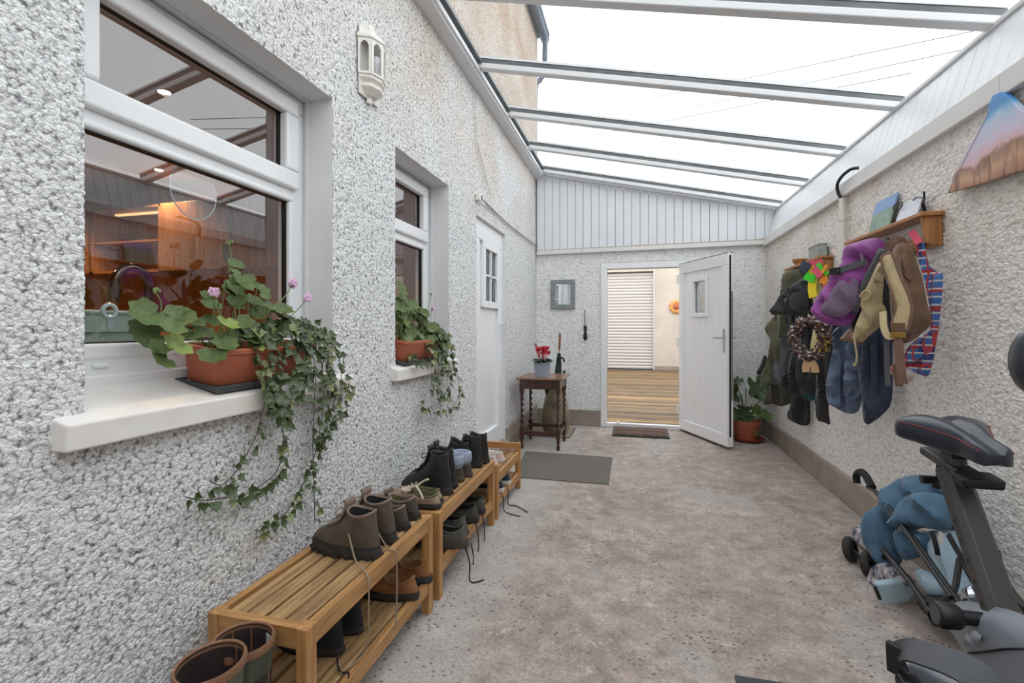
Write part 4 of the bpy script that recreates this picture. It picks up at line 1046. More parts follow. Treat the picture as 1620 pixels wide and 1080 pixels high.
# ---- wellingtons at the near end
M('welly', C(92, 96, 80), 0.5, col2=C(52, 58, 48), vscale=9, bump=0.3, bscale=40, stretch=(3, 3, .6))
M('welly_rim', C(128, 92, 68), 0.55, var=0.12, vscale=30); M('welly_lining', C(50, 40, 38), 0.6, var=0.3, vscale=14)
M('tag_white', C(210, 208, 200), 0.6)
def welly(label, x, y, rz, H=.44):
    t = thing('wellington_boot', label, 'boot', (0, 0, 0), 'green wellington boots by the front bench')
    n = 28
    def ringf(cx, rx, ry, z, tilt=0): return [Vector((cx + rx * math.cos(2 * math.pi * i / n), ry * math.sin(2 * math.pi * i / n), z + tilt * math.cos(2 * math.pi * i / n))) for i in range(n)]
    sh = [ringf(.11, .145, .047, .03), ringf(.10, .135, .048, .06), ringf(.075, .105, .048, .085), ringf(.05, .07, .047, .115), ringf(.045, .058, .05, .16), ringf(.05, .064, .058, .26), ringf(.052, .071, .065, .35), ringf(.052, .072, .066, H)]
    MB().loft(sh, True, False).build('shaft', 'welly', t, smooth=True)
    MB().loft([ringf(.11, .15, .05, 0), ringf(.11, .153, .051, .015), ringf(.11, .147, .049, .032)]).build('sole', 'sole_dark', t, smooth=True)
    MB().loft([ringf(.052, r0, r0 - .006, z) for r0, z in ((.0745, H - .022), (.079, H - .018), (.080, H - .004), (.077, H + .003), (.072, H + .001), (.071, H - .012))], False, False).build('rim', 'welly_rim', t, smooth=True)
    MB().loft([ringf(.052, .0715, .0655, H - .002), ringf(.052, .070, .064, .3), ringf(.05, .062, .056, .2), ringf(.045, .05, .044, .1)], False, True).build('lining', 'welly_lining', t, smooth=True)
    sm = MB()
    for q_ in (.4, 1.0, 2.2, 2.9):
        sm.ribbon([(.052 + .0695 * math.cos(q_), .0635 * math.sin(q_), z) for z in (H - .01, .34, .28)], (-math.cos(q_), -math.sin(q_), 0), .004, .002)
    sm.build('seam', 'welly_rim', t, kind='stuff')
    MB().ribbon([(.052 + .0685 * math.cos(1.3), .0625 * math.sin(1.3), z) for z in (H - .02, H - .06)], (-math.cos(1.3), -math.sin(1.3), 0), .03, .002).build('size_label', 'tag_white', t)
    MB().ribbon([(.052 + .081 * math.cos(a), .0745 * math.sin(a), H - .05 + .03 * math.cos(2 * a)) for a in np.linspace(3.4, 4.9, 8)], [(math.cos(a), math.sin(a), 0) for a in np.linspace(3.4, 4.9, 8)], .028, .006).build('side_strap', 'welly', t)
    return put(t, x, y, 0, rz)
welly('green wellington boot with brown rim, nearest the viewer', -.962, .955, -82, .465)
welly('green wellington boot with brown rim, touching the front bench', -1.045, 1.052, -12, .425)

# ================================================================ corner by the door: table, pot, umbrellas, mirror
wood('oak_dark', (46, 24, 17), (76, 44, 30), 2, 6.0, 0.35, coat=0.3)
wood('oak_top', (112, 74, 54), (146, 104, 80), 0, 5.0, 0.35, coat=0.3)
tb = thing('side_table', 'small dark wooden table with barley twist legs', 'table', (-.94, 4.98, 0))
TX0, TX1, TY0, TY1, TH = -1.145, -.735, 4.755, 5.21, .725
MB().box(TX0 - .035, TX1 + .035, TY0 - .035, TY1 + .09, TH - .018, TH).build('top', 'oak_top', tb, bevel=.006, seg=3)
for a in ((TX0 + .005, TX1 - .005, TY0 + .004, TY0 + .022), (TX0 + .005, TX1 - .005, TY1 - .022, TY1 - .004)): MB().box(*a, TH - .115, TH - .018).build('apron', 'oak_dark', tb, bevel=.002)
for a in ((TX0 + .004, TX0 + .022, TY0 + .02, TY1 - .02), (TX1 - .022, TX1 - .004, TY0 + .02, TY1 - .02)): MB().box(*a, TH - .115, TH - .018).build('apron', 'oak_dark', tb, bevel=.002)
for i, (lx, ly) in enumerate(((TX0 + .018, TY0 + .018), (TX1 - .018, TY0 + .018), (TX0 + .018, TY1 - .018), (TX1 - .018, TY1 - .018))):
    lg = MB()
    lg.box(lx - .021, lx + .021, ly - .021, ly + .021, TH - .16, TH - .02)
    lg.lathe([(.012, TH - .2), (.02, TH - .185), (.013, TH - .175), (.02, TH - .16)], (lx, ly, 0), 12)
    rg = []; sg = 1 if i % 2 else -1
    for k in range(45):
        z = .215 + (TH - .2 - .215) * k / 44; ph = sg * 2 * math.pi * 5.2 * k / 44
        rg.append([Vector((lx + math.cos(2 * math.pi * q / 12) * (.0135 + .0045 * math.cos(2 * (2 * math.pi * q / 12) - ph)) + .004 * math.cos(ph / 1), ly + math.sin(2 * math.pi * q / 12) * (.0135 + .0045 * math.cos(2 * (2 * math.pi * q / 12) - ph)) + .004 * math.sin(ph / 1), z)) for q in range(12)])
    lg.loft(rg)
    lg.box(lx - .02, lx + .02, ly - .02, ly + .02, .115, .215)
    lg.lathe([(.012, .0), (.017, .01), (.02, .03), (.012, .06), (.018, .08), (.013, .095), (.02, .115)], (lx, ly, 0), 12)
    lg.build('leg', 'oak_dark', tb, smooth=True)
for a in ((TX0 + .03, TX1 - .03, TY0 + .006, TY0 + .03), (TX0 + .03, TX1 - .03, TY1 - .03, TY1 - .006), (TX0 + .006, TX0 + .03, TY0 + .03, TY1 - .03), (TX1 - .03, TX1 - .006, TY0 + .03, TY1 - .03)):
    MB().box(*a, .145, .185).build('stretcher', 'oak_dark', tb, bevel=.002)

# cyclamen in a square grey pot
M('zinc', C(142, 152, 164), 0.5, var=0.12, vscale=10); M('soil', C(48, 38, 30), 0.9)
M('cyc_red', C(206, 34, 66), 0.5, var=0.15, vscale=20); M('leaf_dark', C(44, 62, 44), 0.5, var=0.25, vscale=25)
fp = thing('flower_pot', 'square grey blue metal pot with red cyclamen on the small table', 'flower pot', (-.935, 4.87, TH))
cx_, cy_ = -.935, 4.87
MB().loft([[Vector((cx_ + sx * w, cy_ + sy * w, TH + z)) for sx, sy in ((-1, -1), (1, -1), (1, 1), (-1, 1))] for w, z in ((.062, 0.0), (.072, .135), (.078, .136), (.078, .15), (.072, .15), (.07, .13))], True, True).build('pot', 'zinc', fp, bevel=.004)
pl = bpy.data.objects.new('cyclamen', None); COL.objects.link(pl); pl.parent = fp; pl.location = (0, 0, .13)
rs = random.Random(3)
for k in range(22):
    a = rs.random() * 6.28; r_ = .03 + .06 * rs.random(); c0 = Vector((cx_ + r_ * math.cos(a), cy_ + r_ * math.sin(a), TH + .16 + .03 * rs.random()))
    rim = [c0 + Vector((math.cos(b) * .03, math.sin(b) * .027, .008 * math.sin(3 * b) - .01)) for b in np.linspace(0, 6.283, 11)[:-1]]
    MB().add([c0 + Vector((0, 0, .006))] + rim, [(0, i + 1, (i + 1) % 10 + 1) for i in range(10)]).build('leaf', 'leaf_dark', pl, smooth=True)
for k in range(15):
    a = rs.random() * 6.28; r_ = .07 * rs.random(); b0 = Vector((cx_ + r_ * math.cos(a) * .5, cy_ + r_ * math.sin(a) * .5, TH + .14)); tip = Vector((cx_ + 1.3 * r_ * math.cos(a) + .01, cy_ + 1.3 * r_ * math.sin(a), TH + .225 + .05 * rs.random()))
    st = MB().tube(smooth_path([b0, (b0 + tip) / 2 + Vector((0, 0, .015)), tip], 3), .002, 5).build('stalk', 'cyc_red', pl)
    for j_ in range(5):
        q_ = 6.283 * j_ / 5 + a; d_ = Vector((math.cos(q_), math.sin(q_), .5)).normalized()
        p0 = tip; p1 = tip + d_ * .022 + Vector((0, 0, .01)); p2 = tip + d_ * .026 + Vector((0, 0, .038)); w_ = Vector((-math.sin(q_), math.cos(q_), 0)) * .011
        MB().add([p0, p1 - w_, p1 + w_, p2], [(0, 1, 3, 2)]).build('petal', 'cyc_red', st, smooth=True)

# tall stoneware jar as umbrella stand
M('jar_glaze', C(112, 98, 82), 0.35, col2=C(142, 128, 104), vscale=8, bump=0.2, bscale=18)
vx, vy = -.905, 5.55
js = thing('umbrella_jar', 'tall brown stoneware jar holding umbrellas behind the small table', 'jar', (vx, vy, .01))
MB().lathe([(.105, .01), (.14, .03), (.162, .1), (.168, .16), (.158, .26), (.128, .40), (.096, .5), (.082, .55), (.088, .58), (.09, .6), (.08, .6), (.07, .57), (.07, .4), (.1, .15)], (vx, vy, 0), 28, True, False).build('body', 'jar_glaze', js, smooth=True)
em = MB()
for k in range(5):
    for j_ in range(3): em.ball(Vector((vx + .02 + .025 * (k - 2), vy - .144 + .003 * abs(k - 2), .32 + .03 * j_ + .008 * (k % 2))), (.012, .008, .012), 8, 5)
em.build('relief', 'jar_glaze', js, smooth=True)
wood('handle_wood', (120, 70, 48), (160, 104, 76), 2, 8.0, 0.4)
def umbrella(label, tip, top, fab, handle, crook=False):
    tip, top = Vector(tip), Vector(top); d = (top - tip).normalized()
    u = thing('umbrella', label, 'umbrella', tuple(tip), 'umbrellas in the stoneware jar')
    L_ = (top - tip).length
    rg = []
    side = d.cross(Vector((1, 0, 0))).normalized(); fw = side.cross(d)
    for k in range(13):
        s = k / 12; r_ = .01 + .026 * math.sin(math.pi * min(1, s * .8 + .12)); c0 = tip + d * (L_ * (.02 + .76 * s))
        rg.append([c0 + (side * math.cos(a) + fw * math.sin(a)) * (r_ * (1 + .28 * math.cos(6 * a + s * 4))) for a in np.linspace(0, 2 * math.pi, 25)[:-1]])
    MB().loft(rg).build('canopy', fab, u, smooth=True)
    MB().tube([tip, tip + d * L_ * .85], .005, 8).build('shaft', 'steel', u)
    if crook:
        c0 = tip + d * L_ * .84; e = Vector((1, -.2, 0)).normalized()
        MB().tube([c0, c0 + d * .05] + [c0 + d * (.05 + .04 * math.sin(a)) + e * (.035 - .035 * math.cos(a)) for a in np.linspace(.3, 3.4, 9)], .0105, 10).build('handle', 'black', u, smooth=True)
    else:
        MB().tube([tip + d * L_ * .82, tip + d * L_ * .86, tip + d * (L_ - .01), top], [.011, .0135, .0135, .010], 12).build('handle', handle, u, smooth=True)
    return u
M('umb_green', C(36, 56, 54), 0.7); M('umb_black', C(26, 27, 30), 0.7); M('umb_red', C(120, 52, 48), 0.7, col2=C(190, 160, 50), vscale=30)
umbrella('dark umbrella with a leaning brown handle, left in the jar', (vx + .02, vy - .02, .12), tuple(atY(847, 543, 5.5)), 'umb_black', 'handle_wood')
umbrella('green umbrella with a straight wooden handle, tallest in the jar', (vx + .0, vy + .01, .12), tuple(atY(886, 527, 5.5)), 'umb_green', 'handle_wood')
umbrella('black umbrella with a curved crook handle in the jar', (vx + .01, vy - .03, .12), tuple(atY(884, 560, 5.5)), 'umb_green', 'black', True)
umbrella('short red and yellow umbrella low in the jar', (vx + .02, vy + .02, .12), tuple(atY(893, 586, 5.49)), 'umb_red', 'black')

# mirror and hanging brush
M('mirror_frame', C(132, 138, 140), 0.45, var=0.35, vscale=90, bump=0.6, bscale=150); M('mirror', C(235, 238, 240), 0.02, metal=1.0)
mr_ = thing('mirror', 'small mirror in a wide speckled grey frame on the end wall', 'mirror', (-.9, 6.08, 1.65))
fr_y(MB(), 6.062, 6.096, -1.053, -.745, 1.472, 1.841, (.056,) * 4).build('frame', 'mirror_frame', mr_, bevel=.006)
MB().box(-1.0, -.8, 6.083, 6.089, 1.525, 1.788).build('glass', 'mirror', mr_)
hb = thing('hanging_brush', 'black handled tool hanging from a nail beside the door frame', 'tool', (-.62, 6.08, 1.08))
MB().tube([(-.624, 6.085, 1.45), (-.622, 6.082, 1.25)], .004, 6).build('rod', 'black', hb)
MB().lathe([(.012, 0), (.026, .02), (.024, .07), (.014, .1), (.022, .15), (.018, .18)], (-.615, 6.068, 1.075), 12, sy=.6).build('handle', 'black', hb, smooth=True)
MB().tube([(-.624, 6.10, 1.455), (-.624, 6.07, 1.458)], .004, 6).build('nail', 'steel', hb)

# mats
M('mat_grey', C(112, 106, 98), 0.95, var=0.25, vscale=60, bump=1.0, bscale=220, stretch=(1, 2.5, 1)); M('mat_beige', C(156, 138, 120), 0.95, var=0.15, vscale=70, bump=0.8, bscale=200)
M('mat_brown', C(84, 56, 40), 0.9, var=0.35, vscale=50, bump=1.0, bscale=160); M('rubber', C(40, 38, 37), 0.7)
def mat_slab(name, label, poly, h, mat, m2=None):
    t = thing(name, label, 'mat', tuple(sum((Vector(p) for p in poly), Vector()) / len(poly)))
    MB().prism([(x, y, .001) for x, y, *_ in poly], (0, 0, h)).build('pile', mat, t, bevel=.003)
    if m2:
        loop = [Vector((x, y, .004)) for x, y, *_ in poly]; MB().tube(loop + [loop[0]], .006, 6).build('edge', m2, t)
    return t
mat_slab('runner_mat', 'grey runner mat on the floor before the small table', [(-.985, 3.835, 0), (-.205, 3.84, 0), (-.215, 4.645, 0), (-1.06, 4.65, 0)], .008, 'mat_grey')
mat_slab('floor_mat', 'beige mat under the stoneware umbrella jar', [(-1.2, 5.345, 0), (-.72, 5.345, 0), (-.715, 5.86, 0), (-1.2, 5.86, 0)], .007, 'mat_beige', 'rubber')
dm = thing('door_mat', 'brown ridged rubber door mat before the open door', 'mat', (.05, 5.8, 0))
MB().box(-.265, .365, 5.57, 6.055, .001, .018).build('base', 'rubber', dm, bevel=.004)
for k in range(4):
    x0 = -.235 + k * .145
    for jj in range(2):
        y0_ = 5.60 + jj * .22
        MB().box(x0 + .006, x0 + .135, y0_, y0_ + .205, .018, .026).build('pile_panel', 'mat_brown', dm, bevel=.003)
tag(MB().prism([(.338, 1.845, .001), (1.38, 1.86, .001), (1.38, -.3, .001), (.338, -.3, .001)], (0, 0, .008)).build('exercise_mat', M('mat_dark', C(58, 64, 70), 0.8, var=0.1, vscale=40), bevel=.002), 'dark rubber mat under the exercise bike', 'mat')
# ================================================================ plants
M('terracotta', C(176, 98, 72), 0.55, var=0.08, vscale=8); M('tray_grey', C(62, 66, 70), 0.6)
M('ger_leaf', C(66, 88, 44), 0.5, col2=C(110, 126, 72), vscale=22, bump=0.3, bscale=60, rnd=1)
M('ger_pale', C(112, 136, 66), 0.5, col2=C(150, 160, 84), vscale=22, rnd=1)
M('ivy_leaf', C(38, 54, 26), 0.42, col2=C(78, 94, 50), vscale=40, rnd=1)
M('ivy_pale', C(92, 106, 56), 0.45, col2=C(142, 146, 100), vscale=45, rnd=1)
M('stem_green', C(112, 128, 78), 0.6); M('stem_brown', C(70, 54, 40), 0.7); M('flower_pink', C(216, 176, 206), 0.5, var=0.08, vscale=40)
def leaf_mesh(name, outline, cup, mat):
    """outline in the xy plane, stalk at the origin, y = tip direction, z = upper face"""
    vs = [(0, .42, -cup * .6)]; n = len(outline)
    for x, y in outline: vs.append((x, y, cup * ((x * x + (y - .42) ** 2) - .12)))
    for x, y in outline: vs.append((x * .55, .42 + (y - .42) * .55, -cup * .35 + .05 * (abs(x) > .18)))
    fs = []
    for i in range(n):
        j = (i + 1) % n
        fs.append((1 + i, 1 + j, 1 + n + j, 1 + n + i)); fs.append((1 + n + i, 1 + n + j, 0))
    me = bpy.data.meshes.new(name); me.from_pydata(vs, [], fs)
    for p in me.polygons: p.use_smooth = True
    me.materials.append(MATS[mat]); return me
ger_out = []
for k in range(28):
    a = -math.pi / 2 + 2 * math.pi * (k + .5) / 28
    r_ = .5 * (1 + .10 * math.cos(7 * (a - math.pi / 2))) * (1 - .45 * max(0, math.cos(a + math.pi / 2)) ** 6)
    ger_out.append((r_ * math.cos(a), .42 + r_ * math.sin(a)))
ivy_out = [(.06, .02), (.26, -.06), (.30, .10), (.56, .24), (.34, .42), (.26, .58), (.10, .74), (0, 1.04), (-.10, .74), (-.26, .58), (-.34, .42), (-.56, .24), (-.30, .10), (-.26, -.06), (-.06, .02)]
LEAF = {'ger': leaf_mesh('geranium_leaf', ger_out, .35, 'ger_leaf'), 'gerp': leaf_mesh('geranium_leaf_pale', ger_out, .4, 'ger_pale'),
        'ivy': leaf_mesh('ivy_leaf', ivy_out, .22, 'ivy_leaf'), 'ivyp': leaf_mesh('ivy_leaf_pale', ivy_out, .22, 'ivy_pale')}
def put_leaf(parent, kind, pos, size, nrm, tipdir, name='leaf'):
    o = bpy.data.objects.new(name, LEAF[kind]); COL.objects.link(o); o.parent = parent
    z = Vector(nrm).normalized(); y = Vector(tipdir); y = (y - z * y.dot(z))
    if y.length < 1e-3: y = Vector((0, 1, 0)) - z * z.y
    y.normalize(); x = y.cross(z)
    m = Matrix((x, y, z)).transposed().to_4x4() @ Matrix.Scale(size, 4)
    m.translation = Vector(pos) - wloc(parent)
    o.matrix_local = m; return o
def ivy_strand(parent, rs, pts, n, s0, s1, pale=.15, r=.0016, out=(1, 0, 0)):
    P = smooth_path(pts, 8)
    MB().tube(P, r, 5).build('vine', 'stem_brown', parent)
    m = len(P)
    n = int(n * 1.45)
    for k in range(n):
        f = (k + .5 + .5 * rs.random()) / n; i = min(m - 2, int(f * (m - 1)))
        p = P[i]; d = (P[i + 1] - P[i]).normalized()
        side = Vector(out).cross(d).normalized() * rs.choice((-1, 1))
        td = side * (.5 + .5 * rs.random()) + Vector((0, 0, -1)) * (.4 + .6 * rs.random()) + Vector(out) * .2
        nr = Vector(out) + Vector((rs.uniform(-.2, .3), rs.uniform(-.7, .5), rs.uniform(0, .9)))
        put_leaf(parent, 'ivyp' if rs.random() < pale else 'ivy', p + side * .006 + Vector(out) * .012, (s0 + (s1 - s0) * rs.random()) * 1.12, nr, td)

TILT = R(8.5)
def trough(label, y0, y1, x0, x1, zt):
    """planter standing on its tray on a sloping sill; x0..x1 is the rim"""
    cx_, cy_ = (x0 + x1) / 2, (y0 + y1) / 2
    t = thing('planter_trough', label, 'planter', (cx_, cy_, zt), 'terracotta troughs on the window sills')
    def rr(ax, ay, z, r=.009):
        out = []
        for qx, qy, a0 in ((1, 1, 0), (-1, 1, 90), (-1, -1, 180), (1, -1, 270)):
            for k in range(4):
                a = R(a0 + 30 * k); out.append(Vector((cx_ + qx * (ax - r) + r * math.cos(a), cy_ + qy * (ay - r) + r * math.sin(a), zt + z)))
        return out
    hx, hy = (x1 - x0) / 2, (y1 - y0) / 2
    MB().loft([rr(hx - .018, hy - .022, .0), rr(hx - .015, hy - .019, .004), rr(hx - .005, hy - .006, .098), rr(hx, hy, .1), rr(hx, hy, .114), rr(hx - .007, hy - .007, .116), rr(hx - .01, hy - .01, .09)], True, False).build('pot', 'terracotta', t, smooth=True)
    MB().loft([rr(hx - .011, hy - .011, .088), rr(hx - .011, hy - .011, .09)]).build('soil', 'soil', t)
    t.rotation_euler = (0, TILT, 0)
    return t
def tray(label, y0, y1, x0, x1, zf):
    def zs_(x): return zf + (x1 - x) * .30
    def zt_(x): return zf + .024 + (x1 - x) * .15
    t = thing('drip_tray', label, 'tray', ((x0 + x1) / 2, (y0 + y1) / 2, zf), 'grey drip trays under the troughs')
    rg = []
    for e, top, h in ((-.010, 0, .001), (0, 0, .010), (.003, 1, -.002), (.003, 1, .003), (-.004, 1, .003), (-.008, 1, -.006)):
        rg.append([Vector((x, y, (zt_(x) if top else min(zs_(x), zt_(x) - .012)) + h)) for x, y in ((x0 - e, y0 - e), (x1 + e, y0 - e), (x1 + e, y1 + e), (x0 - e, y1 + e))])
    MB().loft(rg).build('tray_body', 'tray_grey', t, bevel=.002)
    return t
def flower_head(parent, base, tip, n, rs, r=.016, mat='flower_pink', bud=False):
    st = MB().tube(smooth_path([base, (Vector(base) + Vector(tip)) / 2 + Vector((.004, .004, 0)), tip], 4), .0018, 6).build('flower_stalk', 'stem_green', parent, smooth=True)
    for k in range(n):
        q = Vector(tip) + Vector((rs.uniform(-1, 1), rs.uniform(-1, 1), rs.uniform(-.3, 1))) * r
        if bud: MB().ball(q, (.004, .004, .006), 8, 6).build('bud', 'stem_green', st, smooth=True); continue
        for j in range(5):
            a = 6.283 * j / 5 + k; c0 = q + Vector((.2, math.cos(a), math.sin(a))) * .008
            MB().ball(c0, (.003, .0075, .0075), 8, 5).build('petal', mat, st, smooth=True)

# ---- trough on the kitchen sill
rs = random.Random(11)
PX0, PX1, PY0, PY1 = -1.374, -1.224, 1.178, 1.635
zsl = 1.046
tray('dark grey tray under the trough on the kitchen sill', PY0 + .005, PY1 + .006, PX0 - .006, PX1 - .002, 1.0315)
t1 = trough('terracotta trough on the kitchen window sill', PY0, PY1, PX0, PX1, 1.066)
gz = zsl + .13
g1 = thing('geranium_plant', 'leafy geranium with pink flowers growing in the kitchen sill trough', 'plant', (-1.305, 1.4, gz))
keyleaves = [(258, 492, .085), (262, 527, .075), (300, 488, .08), (318, 500, .07), (298, 540, .07), (335, 548, .07), (283, 512, .06), (355, 520, .07), (345, 490, .06), (370, 470, .075), (392, 462, .07), (385, 440, .065), (358, 440, .06), (410, 485, .07), (432, 478, .075), (425, 500, .07), (400, 508, .07), (380, 525, .075), (450, 495, .065), (355, 500, .06), (330, 515, .06), (420, 462, .06), (445, 512, .07), (395, 535, .06), (362, 545, .06), (465, 515, .06), (375, 425, .05), (340, 470, .05), (408, 445, .05), (310, 520, .05), (370, 500, .065), (348, 532, .065), (412, 525, .06)]
for i, (u, v, s_) in enumerate(keyleaves):
    xx = -1.30 + rs.uniform(-.055, .075)
    p = atX(u, v, xx); root = Vector((rs.uniform(-1.34, -1.27), min(max(p.y, PY0 + .06), PY1 - .05), gz - .01))
    nr = Vector((.7 + rs.uniform(-.2, .3), rs.uniform(-.6, .2), .75)); td = (p - root) * Vector((1, 1, .2)) + Vector((rs.uniform(-.02, .04), rs.uniform(-.02, .02), -.02))
    MB().tube(smooth_path([root, (root + p) / 2 + Vector((0, 0, .012)), p - Vector((0, 0, .003))], 3), .0017, 5).build('leaf_stalk', 'stem_green', g1)
    put_leaf(g1, 'gerp' if i in (4, 19, 23, 24) else 'ger', p, s_ * 1.12, nr, td)
    if i % 2 == 0:
        p2 = p + Vector((rs.uniform(-.03, .03), rs.uniform(-.05, .05), -rs.uniform(.02, .05))); put_leaf(g1, 'ger', p2, s_ * .95, nr + Vector((rs.uniform(-.3, .3), rs.uniform(-.3, .3), 0)), td + Vector((0, rs.uniform(-.05, .05), -.03)))
flower_head(g1, atX(362, 432, -1.31), atX(363, 386, -1.31), 8, rs, .010, bud=True)
flower_head(g1, atX(255, 492, -1.30), atX(246, 462, -1.30), 6, rs, .010, bud=True)
flower_head(g1, atX(345, 485, -1.28), atX(336, 463, -1.26), 3, rs, .008)
flower_head(g1, atX(440, 480, -1.25), atX(462, 449, -1.25), 6, rs, .012)
flower_head(g1, atX(460, 500, -1.24), atX(485, 471, -1.23), 5, rs, .011)
iv = thing('ivy_plant', 'trailing dark green ivy spilling from the kitchen sill trough', 'plant', (-1.25, 1.55, gz))
def X(u, v, x): return atX(u, v, x)
A_ = -1.19; Bw = -1.215
strands = [
    ([X(440, 545, -1.24), X(428, 575, A_), X(420, 630, A_), X(413, 660, A_), X(406, 687, Bw), X(388, 722, Bw), X(369, 751, Bw), X(349, 767, Bw), X(331, 760, Bw)], 15, .020, .034),
    ([X(450, 545, -1.24), X(447, 590, A_), X(443, 640, A_), X(445, 668, A_), X(449, 700, Bw), X(439, 742, Bw), X(416, 765, Bw), X(388, 781, Bw), X(349, 788, Bw), X(320, 791, Bw), X(293, 786, Bw)], 26, .024, .046),
    ([X(480, 540, -1.23), X(505, 560, A_), X(512, 620, A_), X(508, 668, A_), X(497, 722, Bw), X(486, 749, Bw), X(472, 781, Bw), X(451, 812, Bw), X(427, 831, Bw), X(407, 841, Bw)], 30, .020, .040),
    ([X(478, 540, -1.23), X(498, 575, A_), X(497, 640, A_), X(495, 700, Bw), X(497, 777, Bw), X(498, 827, Bw)], 20, .016, .034),
    ([X(470, 530, -1.24), X(500, 535, A_), X(528, 548, A_), X(538, 575, A_), X(541, 620, A_), X(536, 662, Bw)], 22, .022, .038),
    ([X(460, 535, -1.24), X(490, 550, A_), X(520, 580, A_), X(530, 625, A_), X(518, 668, A_), X(508, 705, Bw)], 24, .024, .042),
    ([X(400, 530, -1.25), X(405, 560, -1.22), X(412, 590, -1.215), X(420, 620, A_), X(432, 650, A_)], 14, .026, .044),
    ([X(430, 520, -1.25), X(452, 545, -1.21), X(465, 590, A_), X(462, 628, A_), X(452, 660, Bw)], 18, .024, .044),
    ([X(390, 525, -1.25), X(425, 520, -1.23), X(470, 520, -1.22), X(510, 532, -1.2)], 18, .026, .044),
    ([X(420, 510, -1.26), X(455, 505, -1.25), X(495, 515, -1.24), X(520, 535, -1.22), X(535, 560, -1.21)], 16, .022, .038),
    ([X(405, 515, -1.25), X(425, 535, -1.22), X(432, 570, -1.205), X(430, 605, A_), X(440, 632, A_)], 14, .028, .048),
    ([X(440, 505, -1.26), X(465, 520, -1.22), X(482, 548, -1.2), X(486, 590, A_), X(478, 630, A_)], 18, .026, .044),
    ([X(470, 505, -1.26), X(500, 520, -1.22), X(515, 545, -1.2), X(510, 585, A_), X(520, 630, A_)], 20, .022, .04),
    ([X(495, 590, A_), X(522, 610, A_), X(545, 615, A_), X(553, 618, A_)], 8, .020, .036),
]
for k, (pts, n, a, b) in enumerate(strands): ivy_strand(iv, rs, pts, n, a, b, .35 if k in (6, 8) else .14)

# ---- trough on the smaller sill
QX0, QX1, QY0, QY1 = -1.374, -1.224, 2.395, 2.86
tray('dark grey tray under the trough on the smaller sill', QY0 + .005, QY1 + .006, QX0 - .006, QX1 - .002, 1.0215)
t2 = trough('terracotta trough on the smaller window sill', QY0, QY1, QX0, QX1, 1.056)
rs = random.Random(23)
gz2 = 1.032 + .136
g2 = thing('geranium_plant', 'bushy geranium with yellowing leaves in the smaller sill trough', 'plant', (-1.305, 2.63, gz2))
for i in range(84):
    u = rs.uniform(630, 700); v = 545 - (1 - (u - 628) / 75) * rs.uniform(0, 92) - rs.uniform(0, 12)
    xx = -1.30 + rs.uniform(-.055, .06); p = atX(u, v, xx); p.y = max(p.y, 2.40); root = Vector((rs.uniform(-1.34, -1.27), min(max(p.y, QY0 + .05), QY1 - .05), gz2 - .01))
    MB().tube([root, (root + p) / 2 + Vector((0, 0, .01)), p], .0017, 5).build('leaf_stalk', 'stem_green', g2)
    put_leaf(g2, 'gerp' if rs.random() < .12 else 'ger', p, rs.uniform(.055, .085), (.8 + rs.uniform(-.2, .2), rs.uniform(-.7, .1), .6), p - root + Vector((.02, rs.uniform(-.05, .05), -.03)))
flower_head(g2, atX(672, 500, -1.27), atX(682, 466, -1.26), 4, rs, .012, bud=True)
flower_head(g2, atX(675, 505, -1.25), atX(684, 490, -1.24), 4, rs, .014)
iv2 = thing('ivy_plant', 'thin ivy trailing in loops from the smaller sill trough', 'plant', (-1.25, 2.8, gz2))
for pts, n in (
    ([X(680, 530, -1.25), X(700, 535, A_), X(712, 560, A_), X(722, 590, A_), X(726, 620, Bw), X(720, 640, Bw), X(705, 650, Bw), X(688, 652, Bw), X(674, 646, Bw), X(663, 640, Bw)], 24),
    ([X(678, 530, -1.25), X(697, 545, A_), X(705, 580, A_), X(708, 610, Bw), X(702, 632, Bw)], 18),
    ([X(672, 540, -1.25), X(690, 555, A_), X(694, 585, A_), X(692, 615, Bw), X(695, 640, Bw)], 16),
    ([X(668, 545, -1.24), X(682, 555, -1.2), X(683, 595, A_), X(681, 620, Bw)], 12),
    ([X(645, 560, -1.21), X(660, 572, A_), X(680, 568, A_), X(700, 560, A_)], 12),
    ([X(676, 520, -1.26), X(695, 528, -1.22), X(710, 545, A_), X(716, 575, A_), X(712, 600, A_)], 18), ([X(670, 535, -1.25), X(690, 540, -1.21), X(700, 560, A_), X(698, 580, A_)], 14),
    ([X(665, 525, -1.26), X(690, 522, -1.24), X(706, 535, -1.22), X(716, 560, -1.2)], 16)):
    ivy_strand(iv2, rs, pts, n, .026, .046, .22)

# ---- cheese plant behind the open door
M('mon_leaf', C(44, 62, 34), 0.4, col2=C(66, 88, 48), vscale=10); M('mon_light', C(84, 116, 54), 0.45, col2=C(112, 136, 76), vscale=12); M('saucer', C(128, 52, 34), 0.4)
mx_, my_ = 1.165, 5.72
pt = thing('cheese_plant', 'glossy green cheese plant in a terracotta pot behind the open door', 'potted plant', (mx_, my_, 0))
MB().lathe([(.13, .002), (.155, .012), (.165, .035), (.158, .035), (.14, .018)], (mx_ + .02, my_, 0), 28).build('saucer', 'saucer', pt, smooth=True)
MB().lathe([(.105, .02), (.135, .185), (.145, .19), (.147, .225), (.138, .226), (.13, .2)], (mx_, my_, 0), 28, True, True).build('pot', 'terracotta', pt, smooth=True)
mo = []
for k in range(40):
    a = -math.pi / 2 + 2 * math.pi * (k + .5) / 40; r_ = .52 * (1 - .5 * max(0, math.cos(a + math.pi / 2)) ** 4)
    if k in (7, 8, 13, 14, 25, 26, 31, 32): r_ *= .55
    mo.append((r_ * math.cos(a) * 1.02, .42 + r_ * math.sin(a) * 1.1))
